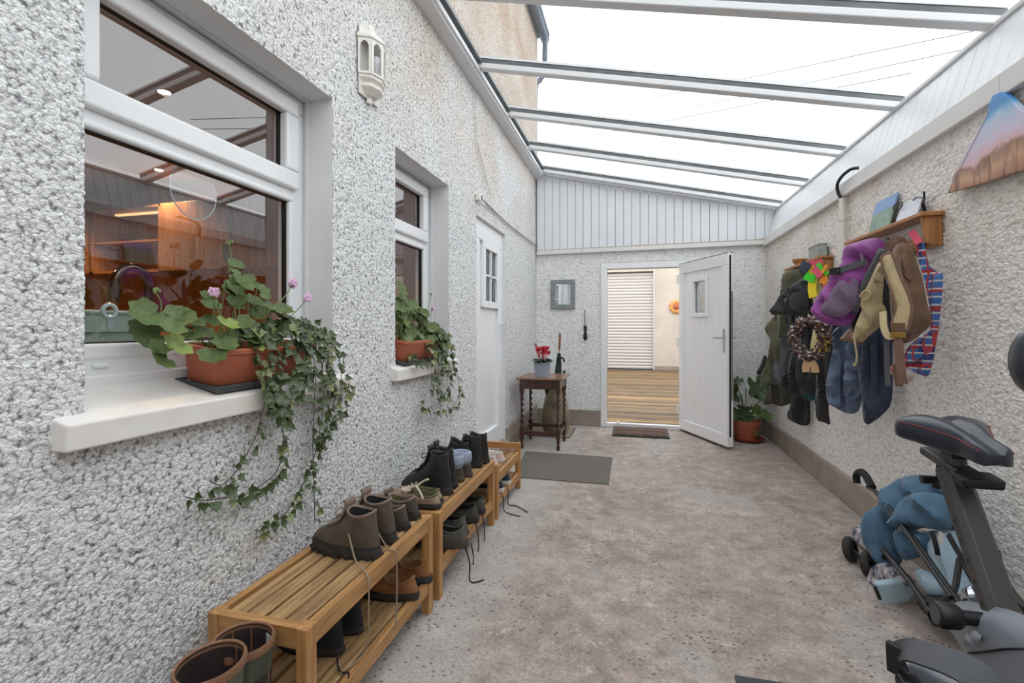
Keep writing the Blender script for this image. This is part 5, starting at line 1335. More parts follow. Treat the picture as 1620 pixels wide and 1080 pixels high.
LEAF['mon'] = leaf_mesh('cheese_plant_leaf', mo, .25, 'mon_leaf'); LEAF['monl'] = leaf_mesh('cheese_plant_leaf_light', [(x * .62, y) for x, y in ger_out], .5, 'mon_light')
for kind, (u, v), s_, nr, td in (('mon', (1172, 622), .30, (-.15, -.8, .6), (-.9, -.2, .15)), ('mon', (1180, 612), .34, (.1, -.8, .65), (.9, -.2, .1)), ('mon', (1166, 606), .22, (0, -.5, .8), (-.7, .3, .2)),
                              ('mon', (1178, 640), .20, (-.3, -.9, .2), (-.2, -.2, -.9)), ('monl', (1190, 640), .2, (.2, -.9, .4), (.6, -.1, -.75)), ('monl', (1200, 648), .19, (.3, -.8, .5), (.9, -.2, -.5)), ('mon', (1183, 650), .17, (0, -.9, .3), (.05, -.2, -.9)), ('mon', (1168, 645), .17, (-.2, -.8, .3), (-.4, -.3, -.8)), ('monl', (1208, 628), .14, (.2, -.8, .6), (-.8, -.1, .1)), ('monl', (1190, 672), .14, (0, -.9, .5), (.1, -.6, -.5)), ('mon', (1160, 603), .12, (0, -.7, .6), (.6, -.1, .2))):
    p = atY(u, v, 5.66); root = Vector((mx_ + random.uniform(-.05, .05), my_ + random.uniform(-.03, .03), .2))
    MB().tube(smooth_path([root, (root + p) / 2 + Vector((0, .03, .03)), p], 4), .005, 6).build('stem', 'stem_green', pt, smooth=True)
    put_leaf(pt, kind, p, s_ * .92, nr, td)
# ================================================================ coat shelves
wood('pine', (158, 102, 54), (192, 136, 80), 1, 4.0, 0.45, coat=.15)
wood('pine_v', (150, 96, 50), (186, 130, 76), 2, 4.0, 0.45, coat=.15)
M('hook_black', C(30, 26, 26), 0.4)
HOOKS = []
def coat_shelf(y0, y1, zt, label):
    xf, xw = 1.345, XR - .004
    t = thing('coat_shelf', label, 'shelf', ((xf + xw) / 2, (y0 + y1) / 2, zt - .2), 'pine coat shelves')
    MB().box(xf, xw, y0 - .02, y1 + .02, zt - .02, zt).build('shelf_board', 'pine', t, bevel=.003)
    MB().box(xw - .02, xw, y0 + .02, y1 - .02, zt - .165, zt - .095).build('hook_rail', 'pine', t, bevel=.003)
    for y in (y0, y1 - .022):
        MB().prism([(xw, y, zt - .02), (xf + .015, y, zt - .02), (xf + .035, y, zt - .15), (xw, y, zt - .17)], (0, .022, 0)).build('bracket', 'pine_v', t, bevel=.002)
    n = 6
    for k in range(n):
        y = y0 + .1 + (y1 - y0 - .2) * k / (n - 1); x = xw - .02; HOOKS.append(Vector((x - .05, y, zt - .178)))
        h_ = MB().tube(smooth_path([(x, y, zt - .15), (x - .015, y, zt - .155), (x - .04, y, zt - .135), (x - .045, y, zt - .10)], 4), .0045, 8)
        h_.tube(smooth_path([(x, y, zt - .14), (x - .03, y, zt - .17), (x - .05, y, zt - .185), (x - .055, y, zt - .165)], 4), .0045, 8)
        h_.build('hook', 'hook_black', t, smooth=True)
    return t
coat_shelf(2.787, 3.64, 1.803, 'pine coat shelf with black hooks, nearer of the two on the wall')
coat_shelf(4.135, 5.0, 1.782, 'pine coat shelf with black hooks, farther of the two on the wall')

# things on the shelves
M('card_lake', C(150, 170, 160), 0.5, col2=C(110, 140, 120), vscale=30); M('card_sky', C(130, 160, 205), 0.5, var=.1, vscale=20); M('card_back', C(150, 150, 150), 0.7); M('card_white', C(214, 218, 228), 0.5, var=.04, vscale=10)
def leaning(name, label, cat, y0, y1, z0, z1, xb, xt, mats, th=.008):
    t = thing(name, label, cat, ((xb + xt) / 2, (y0 + y1) / 2, z0))
    n = len(mats)
    for k, (m_, f0, f1) in enumerate(mats):
        za, zb_ = z0 + (z1 - z0) * f0, z0 + (z1 - z0) * f1; xa, xb2 = xb + (xt - xb) * f0, xb + (xt - xb) * f1
        MB().hexa([(xa, y0, za), (xa + th, y0, za), (xa + th, y1, za), (xa, y1, za), (xb2, y0, zb_), (xb2 + th, y0, zb_), (xb2 + th, y1, zb_), (xb2, y1, zb_)]).build(('lower_half', 'upper_half', 'band')[k], m_, t)
    return t
leaning('picture_card', 'landscape picture of grass and blue sky leaning on the near coat shelf', 'picture', 3.17, 3.42, 1.804, 2.0, 1.385, 1.43, [('card_lake', 0, .62), ('card_sky', .62, 1)])
cc = leaning('card_sign', 'small pale card with a wire loop on the near coat shelf', 'card', 2.895, 3.10, 1.804, 1.915, 1.385, 1.42, [('card_white', 0, 1)])
MB().tube([(1.40, 3.10 + .05 * math.cos(a), 1.905 + .022 * math.sin(a)) for a in np.linspace(-.5, 4.5, 14)], .003, 6).build('wire_loop', 'hook_black', cc, smooth=True)
lf_ = thing('figurine', 'small dark twisted metal figure at the end of the near coat shelf', 'ornament', (1.40, 2.86, 1.803))
MB().tube(smooth_path([(1.40, 2.86, 1.804), (1.41, 2.87, 1.83), (1.395, 2.85, 1.86), (1.405, 2.86, 1.89), (1.40, 2.85, 1.92)], 5), [.012 - .0004 * k for k in range(21)], 8).build('body', 'hook_black', lf_, smooth=True)
MB().tube(smooth_path([(1.405, 2.86, 1.89), (1.40, 2.91, 1.905), (1.40, 2.95, 1.90)], 4), .0035, 6).build('arm', 'hook_black', lf_, smooth=True)
M('tin_grey', C(150, 156, 150), 0.5, var=.2, vscale=25)
tn = thing('storage_tin', 'weathered grey box standing on the far coat shelf', 'box', (1.40, 4.25, 1.783))
MB().box(1.37, 1.43, 4.20, 4.42, 1.783, 1.885).build('box_body', 'tin_grey', tn, bevel=.004)
MB().box(1.367, 1.433, 4.197, 4.423, 1.875, 1.89).build('lid', 'tin_grey', tn, bevel=.003)
mu_ = thing('wooden_bowl', 'small brown bowl on the far end of the far coat shelf', 'bowl', (1.395, 4.72, 1.783))
MB().lathe([(.03, 0), (.05, .02), (.06, .05), (.054, .05), (.04, .015)], (1.395, 4.72, 1.783), 18).build('bowl_body', 'pine_v', mu_, smooth=True)

# ================================================================ coats and bags
def cloth(name, c, var=.18, scale=9, rough=.8, sheen=.15, c2=None, bump=.25, bs=60): return M(name, C(*c), rough, var=var, vscale=scale, sheen=sheen, bump=bump, bscale=bs, col2=C(*c2) if c2 else None)
cloth('c_olive', (86, 84, 62)); cloth('c_olive_dark', (58, 56, 40)); cloth('c_rain', (66, 70, 78), rough=.4); cloth('c_black', (34, 36, 40)); cloth('c_navy', (50, 58, 78)); cloth('c_blue', (92, 106, 130)); cloth('c_char', (48, 46, 48)); cloth('c_teal', (44, 92, 96))
cloth('c_purple', (132, 54, 132), .15, 8, .6); cloth('c_mauve', (112, 92, 116), .12, 10, .7); cloth('c_grey', (78, 80, 84), .12, 12, .7); cloth('c_canvas', (172, 154, 116), .12, 14); cloth('c_leather', (108, 80, 60), .22, 9, .45); cloth('c_strap', (190, 172, 132), .08, 30); cloth('c_trim', (122, 92, 78), .1, 20)
cloth('c_pale', (204, 190, 140), .1, 12); M('n_yellow', C(236, 208, 40), .6); M('n_green', C(70, 214, 50), .6); M('n_pink', C(214, 84, 110), .6); M('n_orange', C(236, 150, 40), .6); cloth('c_brownscarf', (120, 84, 66))
def g2p(pts):   # zoomed reading -> photograph pixels
    return [(1180 + x / 2.635, 280 + y / 2.634) for x, y in pts]
NX = Vector((-.72, -.69, 0)).normalized()
PLN = {}
def onplane(u, v, O):
    d = ray(u, v); return CAM + d * ((O - CAM).dot(NX) / d.dot(NX))
def coat(name, label, cat, pts, x, tf, tb, mat, folds=(.012, 9, 0.0), seed=0, lump=.012, g=.022, w=.05, part='cloth', cut=.42):
    """a soft thing hanging off the wall: its broad side faces the passage at a slant, its back edge touches the wall"""
    ps = g2p(pts); us = [p[0] for p in ps]; vs_ = [p[1] for p in ps]
    cu, cv = sum(us) / len(us), sum(vs_) / len(vs_)
    O = atX(cu, cv, x)
    for _ in range(60):
        if max(onplane(u, v, O).x for u, v in ps) <= 1.425: break
        x -= .006; O = atX(cu, cv, x)
    c0 = onplane(cu, min(vs_), O)
    t = thing(name, label, cat, tuple(c0), 'coats and bags on the wall')
    PLN[t.name] = O
    puff(part, mat, ps, O, NX, tf * cut, tb * cut, t, g=g, w=w, folds=folds, seed=seed, lump=lump * .8, smooth_n=3)
    return t
def patch(t, name, mat, pts, off, tf, tb, **k):
    """a panel of a hanging thing, lying off its middle plane"""
    return puff(name, mat, g2p(pts), PLN[t.name] + NX * off, NX, tf, tb, t, **k)
def strap(t, pts, off, w, mat, name='strap', th=.006, nr=None):
    O = PLN[t.name]; off = off if isinstance(off, (list, tuple)) else [off] * len(pts)
    P = [onplane(*p, O + NX * o) for p, o in zip(g2p(pts), off)]
    return MB().ribbon(smooth_path(P, 5), NX, w, th).build(name, mat, t, smooth=True)

def hang(t, uv, mat='c_char', off=0.0):
    """the loop by which a thing hangs from its hook"""
    a = onplane(*g2p([uv])[0], PLN[t.name] + NX * off); h = min(HOOKS, key=lambda q: (q - a).length)
    MB().tube(smooth_path([a + Vector((0, .012, -.015)), (a + h) / 2 + Vector((0, .008, .012)), h + Vector((0, 0, .006)), (a + h) / 2 + Vector((0, -.008, .004)), a + Vector((0, -.012, -.015))], 4), .005, 6).build('hanging_loop', mat, t, smooth=True)

# far shelf
coat('coat', 'olive green waxed coat hanging leftmost on the far shelf', 'coat', [(160, 398), (205, 385), (250, 395), (265, 470), (245, 560), (215, 610), (200, 700), (165, 860), (110, 862), (60, 852), (85, 770), (105, 690), (78, 630), (118, 580), (140, 545), (148, 470)], 1.34, .07, .04, 'c_olive', (.016, 7, .15), 1)
coat('coat', 'dark olive coat hem below the far shelf coats', 'coat', [(95, 800), (160, 790), (235, 800), (240, 860), (205, 930), (150, 955), (110, 945), (72, 945), (88, 880)], 1.37, .04, .03, 'c_olive_dark', (.010, 10, .1), 2)
coat('raincoat', 'shiny dark grey raincoat beside the olive coat', 'coat', [(165, 560), (205, 545), (222, 600), (205, 720), (170, 870), (140, 866), (108, 840), (125, 740), (150, 640)], 1.27, .05, .03, 'c_rain', (.012, 11, .2), 3)
bk2 = coat('coat', 'long black coat in the middle of the far shelf', 'coat', [(195, 540), (260, 530), (310, 560), (312, 700), (298, 880), (255, 905), (200, 900), (150, 880), (165, 780), (190, 660)], 1.31, .06, .04, 'c_black', (.014, 8, .1), 4)
patch(bk2, 'sleeve', 'c_black', [(220, 580), (250, 575), (262, 700), (255, 830), (262, 880), (225, 885), (212, 860), (215, 720)], .035, .025, .02, g=.018, w=.04, folds=(.01, 7, 1.2), seed=212)
coat('trousers', 'black trousers hanging lowest below the far shelf', 'trousers', [(190, 900), (225, 905), (262, 905), (268, 960), (266, 1028), (235, 1034), (210, 1026), (172, 1000), (185, 950)], 1.36, .04, .03, 'c_black', (.010, 12, 0), 5)
coat('scarf', 'teal cloth end showing under the black coat', 'scarf', [(228, 880), (260, 875), (296, 872), (296, 925), (262, 930), (235, 912)], 1.375, .025, .02, 'c_teal', (.006, 14, .3), 6, part='scarf_end')
coat('brown_coat', 'dark brown coat tip jutting left of the olive coat', 'coat', [(78, 740), (100, 780), (95, 815), (62, 825), (44, 815), (60, 785)], 1.36, .03, .02, 'c_char', (.006, 14, .3), 7)
bg_ = coat('shoulder_bag', 'black shoulder bag with a zipped pocket hanging on the far shelf', 'bag', [(140, 495), (190, 450), (235, 425), (262, 428), (280, 490), (288, 560), (262, 578), (215, 580), (165, 572), (112, 572), (103, 552), (125, 520)], 1.24, .085, .06, 'c_black', (.012, 9, .9), 8, .018, part='bag_body')
patch(bg_, 'pocket', 'c_char', [(190, 490), (245, 470), (262, 540), (215, 555), (180, 545)], .04, .02, .02, g=.018, folds=(.004, 12, .5), seed=9)
MB().ball(onplane(*g2p([(168, 516)])[0], PLN[bg_.name] + NX * .045), (.016, .016, .022), 14, 8).build('badge', 'c_rain', bg_, smooth=True)
strap(bg_, [(262, 430), (250, 405), (238, 390), (225, 395)], 0.0, .025, 'c_black')
patch(bg_, 'flap', 'c_olive_dark', [(103, 552), (140, 545), (150, 565), (120, 575), (105, 570)], .02, .02, .02, g=.014, seed=10)
# bright ribbons and pale apron
ap = coat('kitchen_apron', 'pale yellow apron hanging between the wreath and the purple backpack', 'apron', [(268, 420), (320, 400), (345, 430), (330, 520), (320, 600), (335, 690), (300, 760), (265, 740), (285, 600), (278, 500)], 1.30, .03, .02, 'c_pale', (.008, 13, .1), 11)
rb = thing('ribbon_bundle', 'bundle of neon yellow, green and pink ribbons under the far shelf', 'ribbons', tuple(atX(*g2p([(295, 370)])[0], 1.25)))
PLN[rb.name] = atX(*g2p([(295, 400)])[0], 1.27)
for i, (pts, m_, w) in enumerate(((((250, 375), (270, 385), (288, 390)), 'n_yellow', .06), (((245, 410), (265, 418), (288, 425)), 'n_green', .055), (((300, 360), (318, 385), (342, 405)), 'n_green', .028), (((280, 380), (298, 395), (310, 415)), 'n_pink', .045), (((262, 355), (290, 358), (320, 350)), 'n_pink', .04), (((278, 425), (276, 470), (282, 500)), 'n_yellow', .06), (((322, 395), (328, 420), (318, 445)), 'n_orange', .045), (((338, 365), (326, 385), (318, 400)), 'n_orange', .02), (((345, 405), (332, 430), (312, 450)), 'hook_black', .012), (((228, 365), (245, 372), (262, 385)), 'c_navy', .07), (((312, 420), (325, 440), (330, 460)), 'n_pink', .02))):
    strap(rb, pts, [.012 * (i % 4) + .006 * k for k in range(3)], w, m_, 'ribbon', .004)
# wreath
M('pet_a', C(126, 106, 112), .8, var=.4, vscale=60, rnd=1); M('pet_b', C(196, 184, 172), .8, var=.15, vscale=60); M('pet_c', C(92, 66, 62), .8, var=.2, vscale=60); M('pet_d', C(190, 160, 74), .8, var=.2, vscale=60); M('paper_tan', C(206, 168, 126), .7)
wc = atX(*g2p([(265, 672)])[0], 1.14)
wr = thing('flower_wreath', 'round wreath of dried petals with a tan paper bow', 'wreath', tuple(wc))
PLN[wr.name] = wc.copy(); WA = Vector((0, 0, 1)).cross(NX).normalized()
ey = (onplane(*g2p([(330, 672)])[0], wc) - wc).length; ez = (onplane(*g2p([(265, 745)])[0], wc) - wc).length
def wp(a, k=1.0): return wc + WA * (ey * k * math.cos(a)) + Vector((0, 0, ez * k * math.sin(a)))
MB().tube([wp(a) for a in np.linspace(0, 2 * math.pi, 29)], .026, 10).build('ring', 'pet_c', wr, smooth=True)
rs = random.Random(5)
for m_, n in (('pet_a', 230), ('pet_b', 170), ('pet_c', 120), ('pet_d', 50)):
    mb = MB()
    for k in range(n):
        a = rs.random() * 6.283; b = rs.random() * 6.283
        if m_ == 'pet_d': a = rs.gauss(-.3, .35)
        rd = (wp(a) - wc).normalized(); nn = NX * math.cos(b) + rd * math.sin(b)
        c0 = wp(a) + nn * (.028 + .012 * rs.random())
        u_ = Vector((rs.gauss(0, 1), rs.gauss(0, 1), rs.gauss(0, 1))).normalized(); v_ = u_.cross(nn + Vector((.1, .2, .1))).normalized(); s_ = rs.uniform(.010, .02)
        mb.add([c0 - u_ * s_, c0 + v_ * s_ * .6 + nn * .004, c0 + u_ * s_ + nn * .008, c0 - v_ * s_ * .6 + nn * .004, c0 + nn * .006 - u_ * s_ * .1], [(0, 1, 4), (1, 2, 4), (2, 3, 4), (3, 0, 4)])
    mb.build('petals', m_, wr, kind='stuff')
strap(wr, [(258, 768), (250, 790), (252, 812)], .01, .05, 'paper_tan', 'bow_tail', .004); strap(wr, [(272, 768), (286, 790), (290, 815)], .016, .05, 'paper_tan', 'bow_tail', .004)

# near shelf: coats behind
coat('coat', 'long charcoal coat left of the blue jacket', 'coat', [(310, 650), (345, 625), (385, 560), (420, 400), (432, 335), (446, 400), (420, 600), (390, 740), (365, 860), (345, 960), (352, 1028), (328, 1022), (294, 1000), (292, 860), (298, 740)], 1.33, .06, .05, 'c_char', (.014, 9, .1), 21)
jk = coat('jacket', 'grey blue jacket with hanging sleeves under the purple backpack', 'jacket', [(365, 640), (410, 600), (455, 440), (470, 330), (486, 440), (470, 620), (478, 760), (484, 900), (470, 975), (425, 985), (400, 975), (362, 955), (340, 935), (335, 870), (350, 790), (362, 720)], 1.27, .06, .05, 'c_blue', (.018, 8, .1), 22, .016)
for pts_, sd in (([(352, 760), (372, 720), (392, 730), (396, 820), (392, 930), (398, 958), (362, 955), (342, 935), (338, 870)], 1), ([(420, 700), (450, 690), (472, 740), (478, 850), (474, 905), (452, 925), (416, 915), (406, 890), (412, 800)], 2)):
    patch(jk, 'sleeve', 'c_blue', pts_, .04, .03, .03, g=.018, w=.04, folds=(.012, 7, 1.2), seed=200 + sd, lump=.015)
nv = coat('coat', 'long navy coat right of the blue jacket', 'coat', [(455, 680), (500, 640), (560, 630), (606, 650), (612, 780), (608, 930), (575, 985), (530, 1020), (505, 1030), (488, 1000), (478, 880), (462, 780)], 1.32, .08, .06, 'c_navy', (.018, 7, .05), 23, .014)
patch(nv, 'front_edge', 'c_navy', [(462, 700), (482, 690), (500, 800), (512, 900), (522, 1000), (505, 1026), (490, 1000), (480, 880)], .035, .022, .02, g=.018, w=.03, seed=210)
patch(nv, 'front_edge', 'c_navy', [(520, 690), (545, 690), (550, 850), (545, 960), (528, 1010), (518, 960), (522, 820)], .035, .02, .02, g=.018, w=.03, seed=211)
coat('jacket', 'black jacket upper hidden behind the canvas and leather bags', 'jacket', [(430, 430), (520, 380), (600, 360), (640, 420), (640, 560), (625, 680), (560, 700), (480, 690), (430, 620), (420, 520)], 1.36, .05, .04, 'c_black', (.012, 8, .1), 24)
# purple backpack
bp = coat('backpack', 'purple and grey backpack hanging by its straps on the near shelf', 'backpack', [(412, 290), (470, 268), (530, 254), (568, 262), (592, 310), (565, 370), (530, 430), (490, 520), (462, 575), (430, 618), (375, 616), (320, 605), (282, 575), (278, 545), (292, 505), (330, 460), (350, 425), (352, 398), (395, 372), (402, 330)], 1.20, .15, .12, 'c_purple', (.012, 6, .8), 31, .02, g=.02, w=.09, part='bag_body')
patch(bp, 'side_pocket', 'c_mauve', [(392, 430), (430, 415), (462, 412), (470, 470), (455, 540), (400, 582), (345, 576), (312, 552), (340, 500)], .07, .022, .03, g=.02, w=.05, folds=(.004, 8, .8), seed=32)
patch(bp, 'grey_panel', 'c_grey', [(545, 300), (590, 308), (560, 375), (525, 435), (485, 520), (455, 575), (445, 545), (470, 470), (490, 415), (520, 360)], .05, .03, .05, g=.02, w=.04, seed=33)
strap(bp, [(352, 392), (390, 388), (440, 372), (505, 352)], [.05, .078, .082, .075], .036, 'c_grey')
bk = onplane(*g2p([(372, 391)])[0], PLN[bp.name] + NX * .08); MB().obox(bk, NX * .01, Vector((0, 0, 1)).cross(NX) * .028, (0, 0, .02)).build('buckle', 'black', bp, bevel=.004)
strap(bp, [(480, 318), (484, 335), (486, 352)], .085, .014, 'c_mauve', 'zip_pull')
strap(bp, [(575, 272), (590, 262), (600, 275)], [0, -.02, -.05], .03, 'c_grey', 'hang_loop')
patch(bp, 'base_panel', 'c_purple', [(285, 560), (330, 585), (400, 596), (440, 590), (430, 618), (375, 618), (320, 607), (284, 580)], .03, .025, .04, g=.02, w=.03, seed=34)

# canvas bag
cb = coat('canvas_bag', 'beige canvas drawstring bag beside the purple backpack', 'bag', [(530, 400), (560, 345), (582, 350), (575, 440), (570, 520), (585, 555), (560, 620), (515, 660), (480, 692), (450, 685), (452, 640), (468, 590), (485, 545), (480, 500), (505, 455)], 1.19, .07, .06, 'c_canvas', (.014, 9, .7), 41, .02, part='bag_body')
MB().tube(smooth_path([onplane(*p, PLN[cb.name] + NX * .05) for p in g2p([(478, 500), (490, 480), (508, 475), (520, 492), (505, 510), (490, 515), (485, 535), (500, 560)])], 5), .008, 8).build('drawstring', 'c_canvas', cb, smooth=True)
patch(cb, 'leather_base', 'c_leather', [(408, 655), (435, 630), (452, 655), (480, 690), (500, 675), (470, 700), (425, 685), (388, 680)], .02, .02, .02, g=.016, w=.03, seed=42)
MB().tube(smooth_path([onplane(*p, PLN[cb.name] + NX * .05) for p in g2p([(448, 650), (456, 700), (462, 750), (455, 785), (447, 775)])], 5), .004, 6).build('cord_end', 'c_strap', cb, smooth=True)
# leather rucksack
lr = coat('leather_rucksack', 'brown leather rucksack with a wide cream shoulder strap', 'backpack', [(618, 300), (650, 262), (690, 285), (712, 350), (738, 430), (755, 520), (774, 605), (735, 650), (690, 684), (640, 690), (612, 640), (600, 520), (598, 400)], 1.26, .12, .08, 'c_leather', (.014, 7, .2), 51, .02, g=.022, w=.08, part='bag_body')
patch(lr, 'wide_strap', 'c_strap', [(562, 335), (590, 318), (612, 322), (640, 400), (675, 480), (692, 540), (685, 600), (668, 650), (640, 658), (615, 648), (610, 600), (625, 540), (605, 470), (580, 400)], .085, .012, .012, g=.02, w=.015, seed=52)
MB().tube([p for p in smooth_path([onplane(*q, PLN[lr.name] + NX * .088) for q in g2p([(562, 335), (590, 318), (612, 322), (640, 400), (675, 480), (692, 540), (685, 600), (668, 650), (640, 658), (615, 648), (610, 600), (625, 540), (605, 470), (580, 400), (562, 335)])], 4)], .006, 6).build('strap_piping', 'c_trim', lr, smooth=True)
bk = onplane(*g2p([(638, 625)])[0], PLN[lr.name] + NX * .098); MB().obox(bk, NX * .003, Vector((0, 0, 1)).cross(NX) * .024, (0, 0, .02)).build('leather_patch', 'c_leather', lr, bevel=.002)
bk = onplane(*g2p([(634, 658)])[0], PLN[lr.name] + NX * .095); MB().obox(bk, NX * .006, Vector((0, 0, 1)).cross(NX) * .03, (0, 0, .012)).build('brass_slide', M('brass', C(190, 150, 80), .3, metal=1.0), lr, bevel=.003)
strap(lr, [(634, 660), (640, 740), (648, 810), (655, 862)], [.09, .085, .08, .075], .036, 'c_trim', 'strap_end'); strap(lr, [(628, 780), (632, 830), (640, 872)], .07, .03, 'c_leather', 'strap_end')
strap(lr, [(572, 560), (575, 620), (592, 662), (618, 660)], [.04, .07, .085, .09], .03, 'c_strap', 'lower_strap')
strap(lr, [(590, 300), (605, 275), (640, 262), (660, 290)], [-.02, .01, .02, 0], .04, 'c_trim', 'top_handle')
patch(lr, 'side_flap', 'c_leather', [(648, 330), (672, 320), (690, 380), (684, 450), (668, 440), (650, 390)], .05, .02, .03, g=.016, w=.025, seed=53)

strap(lr, [(580, 560), (586, 660), (588, 760), (592, 870)], [.03, .05, .05, .05], .022, 'c_grey', 'webbing')
# checked bag
def check_mat():
    m = bpy.data.materials.new('checked_cloth'); MATS['check'] = m
    nt, N, L, p = nodes_of(m); p.inputs['Roughness'].default_value = .55
    tc = N.new('ShaderNodeTexCoord'); sx = N.new('ShaderNodeSeparateXYZ'); L.new(tc.outputs['Object'], sx.inputs[0])
    def band(src, sc, a, b):
        mu = N.new('ShaderNodeMath'); mu.operation = 'MULTIPLY'; mu.inputs[1].default_value = sc; L.new(src, mu.inputs[0])
        fr = N.new('ShaderNodeMath'); fr.operation = 'FRACT'; L.new(mu.outputs[0], fr.inputs[0])
        c = N.new('ShaderNodeMath'); c.operation = 'COMPARE'; c.inputs[1].default_value = a; c.inputs[2].default_value = b; L.new(fr.outputs[0], c.inputs[0]); return c.outputs[0]
    col = None
    base = C(64, 106, 168)
    def mx(f, a, b):
        x = N.new('ShaderNodeMixRGB'); L.new(f, x.inputs[0])
        if isinstance(a, tuple): x.inputs[1].default_value = a
        else: L.new(a, x.inputs[1])
        x.inputs[2].default_value = b; return x.outputs[0]
    c = mx(band(sx.outputs['Z'], 11, .3, .12), base, C(172, 46, 52))
    c = mx(band(sx.outputs['Y'], 20, .4, .14), c, C(36, 60, 120))
    c = mx(band(sx.outputs['Z'], 26, .75, .10), c, C(206, 200, 196))
    c = mx(band(sx.outputs['Y'], 34, .8, .11), c, C(176, 60, 66))
    L.new(c, p.inputs['Base Color'])
check_mat()
kb = coat('checked_bag', 'blue and red checked shopping bag at the near end of the hooks', 'bag', [(708, 262), (742, 268), (752, 320), (768, 372), (800, 395), (822, 408), (816, 520), (802, 640), (785, 740), (762, 826), (720, 820), (680, 800), (655, 772), (672, 715), (720, 670), (765, 640), (768, 560), (750, 460), (730, 380), (712, 320)], 1.36, .05, .04, 'check', (.010, 10, .1), 61, .014, g=.02, part='bag_body')
strap(kb, [(690, 225), (706, 250), (725, 275)], [0, 0, .01], .03, 'n_pink', 'loop')
patch(kb, 'front_fold', 'check', [(662, 770), (690, 700), (740, 665), (772, 650), (770, 700), (730, 750), (690, 775)], .03, .012, .02, g=.016, w=.02, seed=62)
M('dotty', C(206, 200, 192), .7, col2=C(150, 40, 46), vscale=18)
coat('small_pouch', 'small white and red pouch hanging lowest under the checked bag', 'pouch', [(600, 790), (640, 770), (690, 790), (708, 820), (690, 850), (660, 862), (625, 835), (598, 812)], 1.30, .03, .03, 'dotty', (.004, 12, 0), 63, part='pouch_body')

hang(ap, (320, 410), 'c_pale'); hang(jk, (470, 340), 'c_blue'); hang(cb, (570, 352), 'c_canvas'); hang(lr, (652, 275), 'c_trim'); hang(bp, (565, 268), 'c_grey'); hang(bk2, (265, 540), 'c_black'); hang(nv, (560, 640), 'c_navy'); hang(bg_, (235, 395), 'c_black'); hang(wr, (265, 600), 'c_brownscarf')
# ================================================================ canyon picture on the coat wall
def canyon_mat():
    m = bpy.data.materials.new('canyon_print'); MATS['canyon'] = m
    nt, N, L, p = nodes_of(m); p.inputs['Roughness'].default_value = .25
    tc = N.new('ShaderNodeTexCoord'); sx = N.new('ShaderNodeSeparateXYZ'); L.new(tc.outputs['Object'], sx.inputs[0])
    nz = N.new('ShaderNodeTexNoise'); nz.inputs['Scale'].default_value = 9; nz.inputs['Detail'].default_value = 6; L.new(tc.outputs['Object'], nz.inputs['Vector'])
    ad = N.new('ShaderNodeMath'); ad.operation = 'MULTIPLY_ADD'; ad.inputs[1].default_value = .12; L.new(nz.outputs['Fac'], ad.inputs[0]); L.new(sx.outputs['Z'], ad.inputs[2])
    mr = N.new('ShaderNodeMapRange'); mr.inputs['From Min'].default_value = .05; mr.inputs['From Max'].default_value = .39; L.new(ad.outputs[0], mr.inputs['Value'])
    cr = N.new('ShaderNodeValToRGB'); e = cr.color_ramp.elements
    e[0].position = 0; e[0].color = C(116, 78, 62); e[1].position = 1; e[1].color = C(70, 140, 205)
    for pos, c in ((.16, C(178, 128, 104)), (.30, C(206, 162, 128)), (.42, C(160, 120, 102)), (.48, C(220, 180, 184)), (.62, C(214, 198, 218)), (.84, C(182, 200, 226)), (.93, C(110, 170, 218))):
        q = e.new(pos); q.color = c
    L.new(mr.outputs[0], cr.inputs['Fac'])
    st = N.new('ShaderNodeMapping'); st.inputs['Scale'].default_value = (1, 10, 1.6); L.new(tc.outputs['Object'], st.inputs['Vector'])
    n2 = N.new('ShaderNodeTexNoise'); n2.inputs['Scale'].default_value = 2.4; L.new(st.outputs[0], n2.inputs['Vector'])
    r2 = N.new('ShaderNodeValToRGB'); r2.color_ramp.elements[0].position = .36; r2.color_ramp.elements[0].color = (.35, .3, .3, 1); r2.color_ramp.elements[1].position = .5; r2.color_ramp.elements[1].color = (1, 1, 1, 1); L.new(n2.outputs['Fac'], r2.inputs['Fac'])
    mk = N.new('ShaderNodeMapRange'); mk.inputs['From Min'].default_value = .44; mk.inputs['From Max'].default_value = .36; L.new(mr.outputs[0], mk.inputs['Value'])
    mx = N.new('ShaderNodeMixRGB'); mx.blend_type = 'MULTIPLY'; L.new(mk.outputs[0], mx.inputs[0]); L.new(cr.outputs[0], mx.inputs[1]); L.new(r2.outputs[0], mx.inputs[2])
    L.new(mx.outputs[0], p.inputs['Base Color'])
canyon_mat()
base = atX(1600, 290, 1.425)
art = thing('canyon_picture', 'jagged shard shaped canyon print in blue, pink and orange high on the coat wall', 'picture', tuple(base))
ol = [(1508, 305), (1516, 280), (1530, 250), (1552, 215), (1570, 186), (1574, 165), (1580, 150), (1592, 144), (1606, 152), (1625, 172), (1650, 190), (1672, 220), (1690, 262), (1655, 262), (1620, 271), (1560, 290)]
P_ = [atX(u, v, 1.428) for u, v in ol]
MB().prism(P_, (-.022, 0, 0)).build('print', 'canyon', art, bevel=.003)
sp = MB()
for k in range(14):
    q = P_[0].lerp(P_[4], (k + .5) / 14); sp.tube([q + Vector((-.022, 0, 0)), q + Vector((-.024, -.03, .03))], .002, 5)
sp.build('scratches', M('scratch', C(226, 216, 226), .4), art, kind='stuff')

